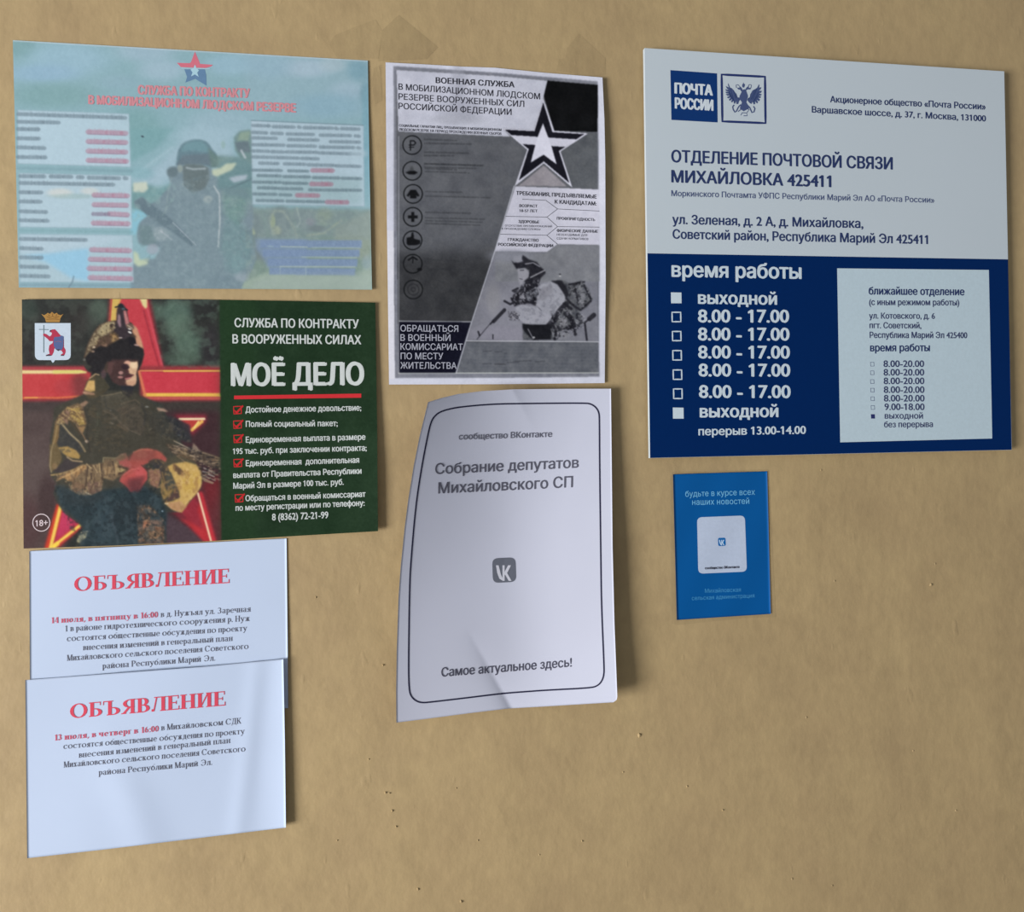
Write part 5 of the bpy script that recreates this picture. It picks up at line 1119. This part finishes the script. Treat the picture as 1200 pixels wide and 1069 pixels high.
# pictograms
for k, (x, y) in enumerate([(483, 170), (483.1, 200.2), (484.1, 227.3), (483.7, 254.2), (483.5, 281.7), (483.7, 309.2), (484.3, 339.3)]):
    bc.line(circle_pts(x, y, 10.9, 40), 1.3, (22, 24, 26), .35, 1, closed=True)
    K = (20, 21, 24)
    if k == 0: bc.line([(x-2, y+6), (x-2, y-5), (x+2, y-5), (x+4.2, y-2.5), (x+2, y), (x-3.4, y)], 1.3, K, .3); bc.line([(x-3.6, y+2.6), (x+2, y+2.6)], .9, K, .3)
    if k == 1: bc.poly([(x-8, y+2), (x-3, y), (x+3, y), (x+6.6, y+2), (x+3, y+4.2), (x-4, y+4.2)], K, .5); bc.poly([(x-2, y-5), (x+1, y-5), (x+2, y), (x-3, y)], (72, 74, 76), .6)
    if k == 2: bc.poly([(x-3, y-5), (x+3, y-5), (x+7.6, y+2), (x+5.4, y+3.4), (x+3.8, y+1), (x+3.8, y+5), (x-3.8, y+5), (x-3.8, y+1), (x-5.4, y+3.4), (x-7.6, y+2)], K, .45)
    if k == 3: bc.poly([(x-1.9, y-5.6), (x+1.9, y-5.6), (x+1.9, y-1.9), (x+5.6, y-1.9), (x+5.6, y+1.9), (x+1.9, y+1.9), (x+1.9, y+5.6), (x-1.9, y+5.6), (x-1.9, y+1.9), (x-5.6, y+1.9), (x-5.6, y-1.9), (x-1.9, y-1.9)], K, .4)
    if k == 4: bc.poly([(x-7, y-3), (x-2, y-4), (x-1, y-9), (x+1, y-9), (x+1.6, y-2), (x+9, y), (x+9, y+4), (x+4, y+6), (x-5, y+6), (x-7, y+4)], K, .45)
    if k == 5: bc.line([(x, y-1), (x+.3, y-6)], 1.2, K, .4); bc.line([(x-5, y-4.5), (x, y-8), (x+5, y-5)], 1.8, K, .5); bc.line([(x-7, y+4), (x, y), (x+7, y+5)], 1, (60, 62, 64), .5, .8); bc.blob(x+8, y+6.5, 3, 2, K, .9, .6)
    if k == 6: bc.line(circle_pts(x, y, 6.5, 24), .9, (34, 35, 38), .5, .8, closed=True); bc.line(circle_pts(x, y, 2.4, 12), .9, (34, 35, 38), .5, .8, closed=True)
# kneeling soldier
bc.frame(550, 290, 6.6824)
SK = (38, 38, 44)
bc.poly('640,270 720,255 790,280 880,260 930,320 965,410 920,470 860,500 880,560 860,620 760,640 700,720 420,725 415,600 560,606 640,590 720,500 760,400', (84, 86, 90), .7, tex=30, texs=3)
bc.poly('540,300 620,265 700,290 750,370 740,430 640,590 600,606 440,600 385,560 360,470 410,448 500,465 530,440', (150, 151, 158), .6, tex=7, texs=5)
bc.poly('560,320 640,290 660,340 580,420 540,400', (124, 124, 130), .9, .7, tex=8); bc.line('540,470 565,495', .9, (84, 84, 92), .6, .8); bc.blob(560, 540, 60, 30, (158, 158, 166), .6, 1)
bc.poly('325,95 350,120 400,110 420,60 470,95 530,115 555,150 590,180 600,200 560,240 540,300 500,345 530,400 520,460 480,440 400,445 350,465 360,400 330,420 345,370 420,320 440,270 410,265 460,235 470,180 430,160 370,170 345,130', SK, .6, tex=14, texs=2.5)
bc.poly('345,70 400,60 420,110 380,120 345,105', (136, 137, 144), .7); bc.poly('375,168 440,165 468,200 462,235 430,262 400,300 385,250', (142, 142, 148), .6); bc.line('440,130 500,120 550,150', 1.2, (150, 150, 156), .6, .9); bc.line('480,235 590,180', 1.4, (150, 150, 154), .5, .9); bc.line('400,180 425,178', .9, (60, 60, 66), .5); bc.line('395,245 415,250', .8, (70, 70, 76), .5)
bc.poly('390,380 430,350 440,400 400,430', (130, 130, 136), .6); bc.blob(470, 380, 30, 40, (96, 98, 104), .8, .7, tex=24, texs=1.5); bc.blob(520, 350, 20, 40, (84, 86, 92), .8, .7, tex=24, texs=1.5)
bc.poly('640,262 720,256 760,310 780,370 760,400 725,340 690,290', SK, .6)
bc.blob(860, 350, 60, 60, (104, 106, 110), .7, .8, tex=30, texs=2); bc.blob(885, 400, 20, 60, (140, 140, 144), .5, .7)
for p, w in [('760,400 820,460 870,490 950,420', 2.6), ('660,560 720,480 760,440', 6), ('600,640 670,560', 7), ('760,520 800,560 820,610', 6), ('720,660 800,620 830,680', 4), ('940,560 975,530', 5.5), ('900,590 940,560', 2.4), ('905,600 920,725', 2.4), ('650,600 680,660 670,720', 3), ('780,290 900,270', 2), ('830,330 850,420', 2), ('900,300 950,400', 2.2), ('740,440 800,480', 3)]: bc.line(p, w, SK, .6, .9, tex=12, texs=2)
bc.poly('415,598 500,606 600,606 650,600 640,720 500,725 440,670 420,640', (28, 29, 34), .6, tex=6); bc.line('460,640 500,715', 1.2, (140, 140, 146), .5, .8); bc.blob(505, 705, 10, 7, (190, 190, 190), .8, .6); bc.line('640,640 660,700', 1, (150, 150, 152), .5, .7); bc.blob(710, 225, 9, 6, (176, 176, 176), .7, .7); bc.blob(710, 210, 9, 5, (40, 40, 44), .8, .6)
bc.poly('700,560 750,540 770,600 720,640', (128, 128, 132), .7, .8, tex=20); bc.poly('690,660 760,640 800,690 770,725 690,725', (126, 127, 132), .7, .9, tex=8); bc.poly('820,560 880,560 900,600 840,620', (122, 124, 128), .6, .9, tex=14)
bc.blob(345, 530, 44, 28, (128, 128, 134), .8, .7, tex=26, texs=1.5); bc.line('310,540 330,515 380,540', .9, (52, 52, 58), .5, .8)
for p, w in [('275,490 190,580', 4.2), ('190,570 165,600', 2.0), ('165,595 60,720', .8), ('275,420 320,445 350,430', 2.6), ('340,340 380,320', 2.4), ('330,400 350,440', 2.4), ('350,350 400,330', 1.6), ('70,660 80,690', 2), ('185,685 185,715', 1.4)]: bc.line(p, w, (36, 36, 42), .5, .9, tex=10, texs=2)
for _k in range(1):
    bc.mottle('780,290 880,262 930,320 965,410 920,470 860,500 800,460 760,400', 2.4, (26, 26, 30), .60, .6, .08); bc.mottle('780,290 880,262 930,320 965,410 920,470 860,500', 2.2, (156, 156, 160), .66, .5, .08)
    bc.mottle('640,500 760,470 880,520 900,600 800,690 660,725 640,640', 2.6, (24, 24, 30), .58, .6, .08); bc.mottle('640,500 760,470 900,520 940,600 800,690 660,725', 2.2, (160, 160, 166), .66, .5, .08)
    bc.mottle('400,300 540,240 560,330 520,450 400,440 350,460 345,370', 2.0, (150, 150, 156), .62, .6, .08); bc.mottle('400,300 540,240 560,330 520,450 400,440 350,460 345,370', 2.0, (22, 22, 28), .6, .6, .08)
bc.mottle('540,300 620,265 750,370 640,590 440,600 360,470 530,440', 4, (116, 117, 124), .58, .5, .1)
bc.mottle('300,500 400,500 400,570 310,570', 1.8, (60, 60, 66), .58, .8, .06)
bc.tf = lambda x, y: (x, y)
bc.poly([(450, 444.4), (712, 442.6), (712, 456), (450, 456)], (198, 200, 210), .5)
bc.tone(1.4, 7, 7); bc.tone(14, 7, 17); bc.finish(.38); bc.A = np.clip((bc.A-40)*1.09+36, 0, 255)
BR = [(706, 90.8), (708.3, 140), (709.3, 190), (709.8, 330), (708.6, 449)]; BT = [(451.8, 73.1), (500, 75.6), (540, 78), (580, 79.4), (640, 85.4), (706, 90.8)]
def h_bw(p):
    p = np.atleast_2d(p); x, y = p[:, 0], p[:, 1]
    return .0010+.0003*(1+np.sin(x/24+y/60))+.0055*np.clip((x-640)/70, 0, 1.1)**2*np.clip(1-abs(y-210)/240, .25, 1)+.0006*np.exp(-((x-530)/9)**2)*np.clip((160-y)/80, 0, 1)
bw = Sheet('poster', 'black and white photocopied poster with a large star and a kneeling soldier', 'poster', BT, BR,
    [(455.9, 450.7), (580, 450.4), (708.6, 449)], [(451.8, 73.1), (453.4, 260), (455.9, 450.7)], h_bw, paper_mat((208, 208, 214), name='white_paper', var=.02), step=3, layer=.00012)
bw.prn('printed_picture', bc, 400, 560, print_mat('toner_print', .6, .1))
K0 = (34, 34, 42)
BWU = (-.006, -1)
lines(bw, 0, 0, 1, [('ВОЕННАЯ СЛУЖБА', 510.5, 97.2, 602.9, 102.4, 6.6, .3), ('В МОБИЛИЗАЦИОННОМ ЛЮДСКОМ', 467, 105, 632.8, 116.5, 7.2, .1), ('РЕЗЕРВЕ ВООРУЖЕННЫХ СИЛ', 467, 116.5, 614.3, 125.4, 7.2, .1), ('РОССИЙСКОЙ ФЕДЕРАЦИИ', 467, 127.6, 599.4, 134.8, 7.2, .1)], (52, 52, 60), name='heading', up=BWU)
lines(bw, 0, 0, 1, [('СОЦИАЛЬНЫЕ ГАРАНТИИ ЛИЦ, ПРЕБЫВАЮЩИХ В МОБИЛИЗАЦИОННОМ', 467.6, 148.4, 587.4, 153.6, 2.9, .05), ('ЛЮДСКОМ РЕЗЕРВЕ НА ПЕРИОД ПРОХОЖДЕНИЯ ВОЕННЫХ СБОРОВ', 467.6, 153, 587.4, 158.2, 2.9, .05)], (70, 70, 78), up=BWU)
lines(bw, 580, 190, 7.633, [('ТРЕБОВАНИЯ, ПРЕДЪЯВЛЯЕМЫЕ', 190, 293, 910, 326, 34, .18), ('К КАНДИДАТАМ:', 535, 370, 908, 388, 34, .18)], (50, 50, 58), name='heading', up=BWU)
lines(bw, 580, 190, 7.633, [('ВОЗРАСТ', 218, 402, 380, 406, 25, .12), ('18-57 ЛЕТ', 218, 446, 380, 450, 25, .05), ('ПРОФПРИГОДНОСТЬ', 553, 515, 895, 528, 25, .12), ('ЗДОРОВЬЕ', 210, 543, 395, 549, 25, .15),
    ('ОТСУТСТВИЕ ПРОТИВОПОКАЗАНИЙ', 90, 577, 510, 584, 17, .0), ('К ПРОХОЖДЕНИЮ СЛУЖБЫ', 62, 604, 405, 610, 17, .0), ('ФИЗИЧЕСКИЕ ДАННЫЕ', 553, 624, 920, 632, 25, .12), ('НЕОБХОДИМЫЕ ДЛЯ', 553, 658, 825, 663, 19, .0), ('СДАЧИ НОРМАТИВОВ', 553, 691, 835, 698, 19, .0),
    ('ГРАЖДАНСТВО', 115, 705, 390, 713, 26, .12), ('РОССИЙСКОЙ ФЕДЕРАЦИИ', 28, 749, 520, 761, 26, .15)], (62, 62, 70), up=BWU)
for t in ('95,485 465,492 560,419 935,438', '245,332 455,342 560,419', '465,492 560,577 935,582', '48,645 465,655 560,577', '465,655 560,735'):
    bw.stroke('divider_line', W4(t), .6, (84, 84, 92))
lines(bw, 450, 320, 7.633, [('ОБРАЩАТЬСЯ', 147, 522, 665, 526, 58, .18), ('В ВОЕННЫЙ', 147, 606, 595, 608, 58, .18), ('КОМИССАРИАТ', 147, 687, 705, 690, 58, .18), ('ПО МЕСТУ', 149, 771, 530, 772, 58, .18), ('ЖИТЕЛЬСТВА', 147, 855, 650, 857, 58, .18)], (164, 166, 176), name='heading', up=BWU)

for _o in scn.objects:
    if "org" in _o: del _o["org"]
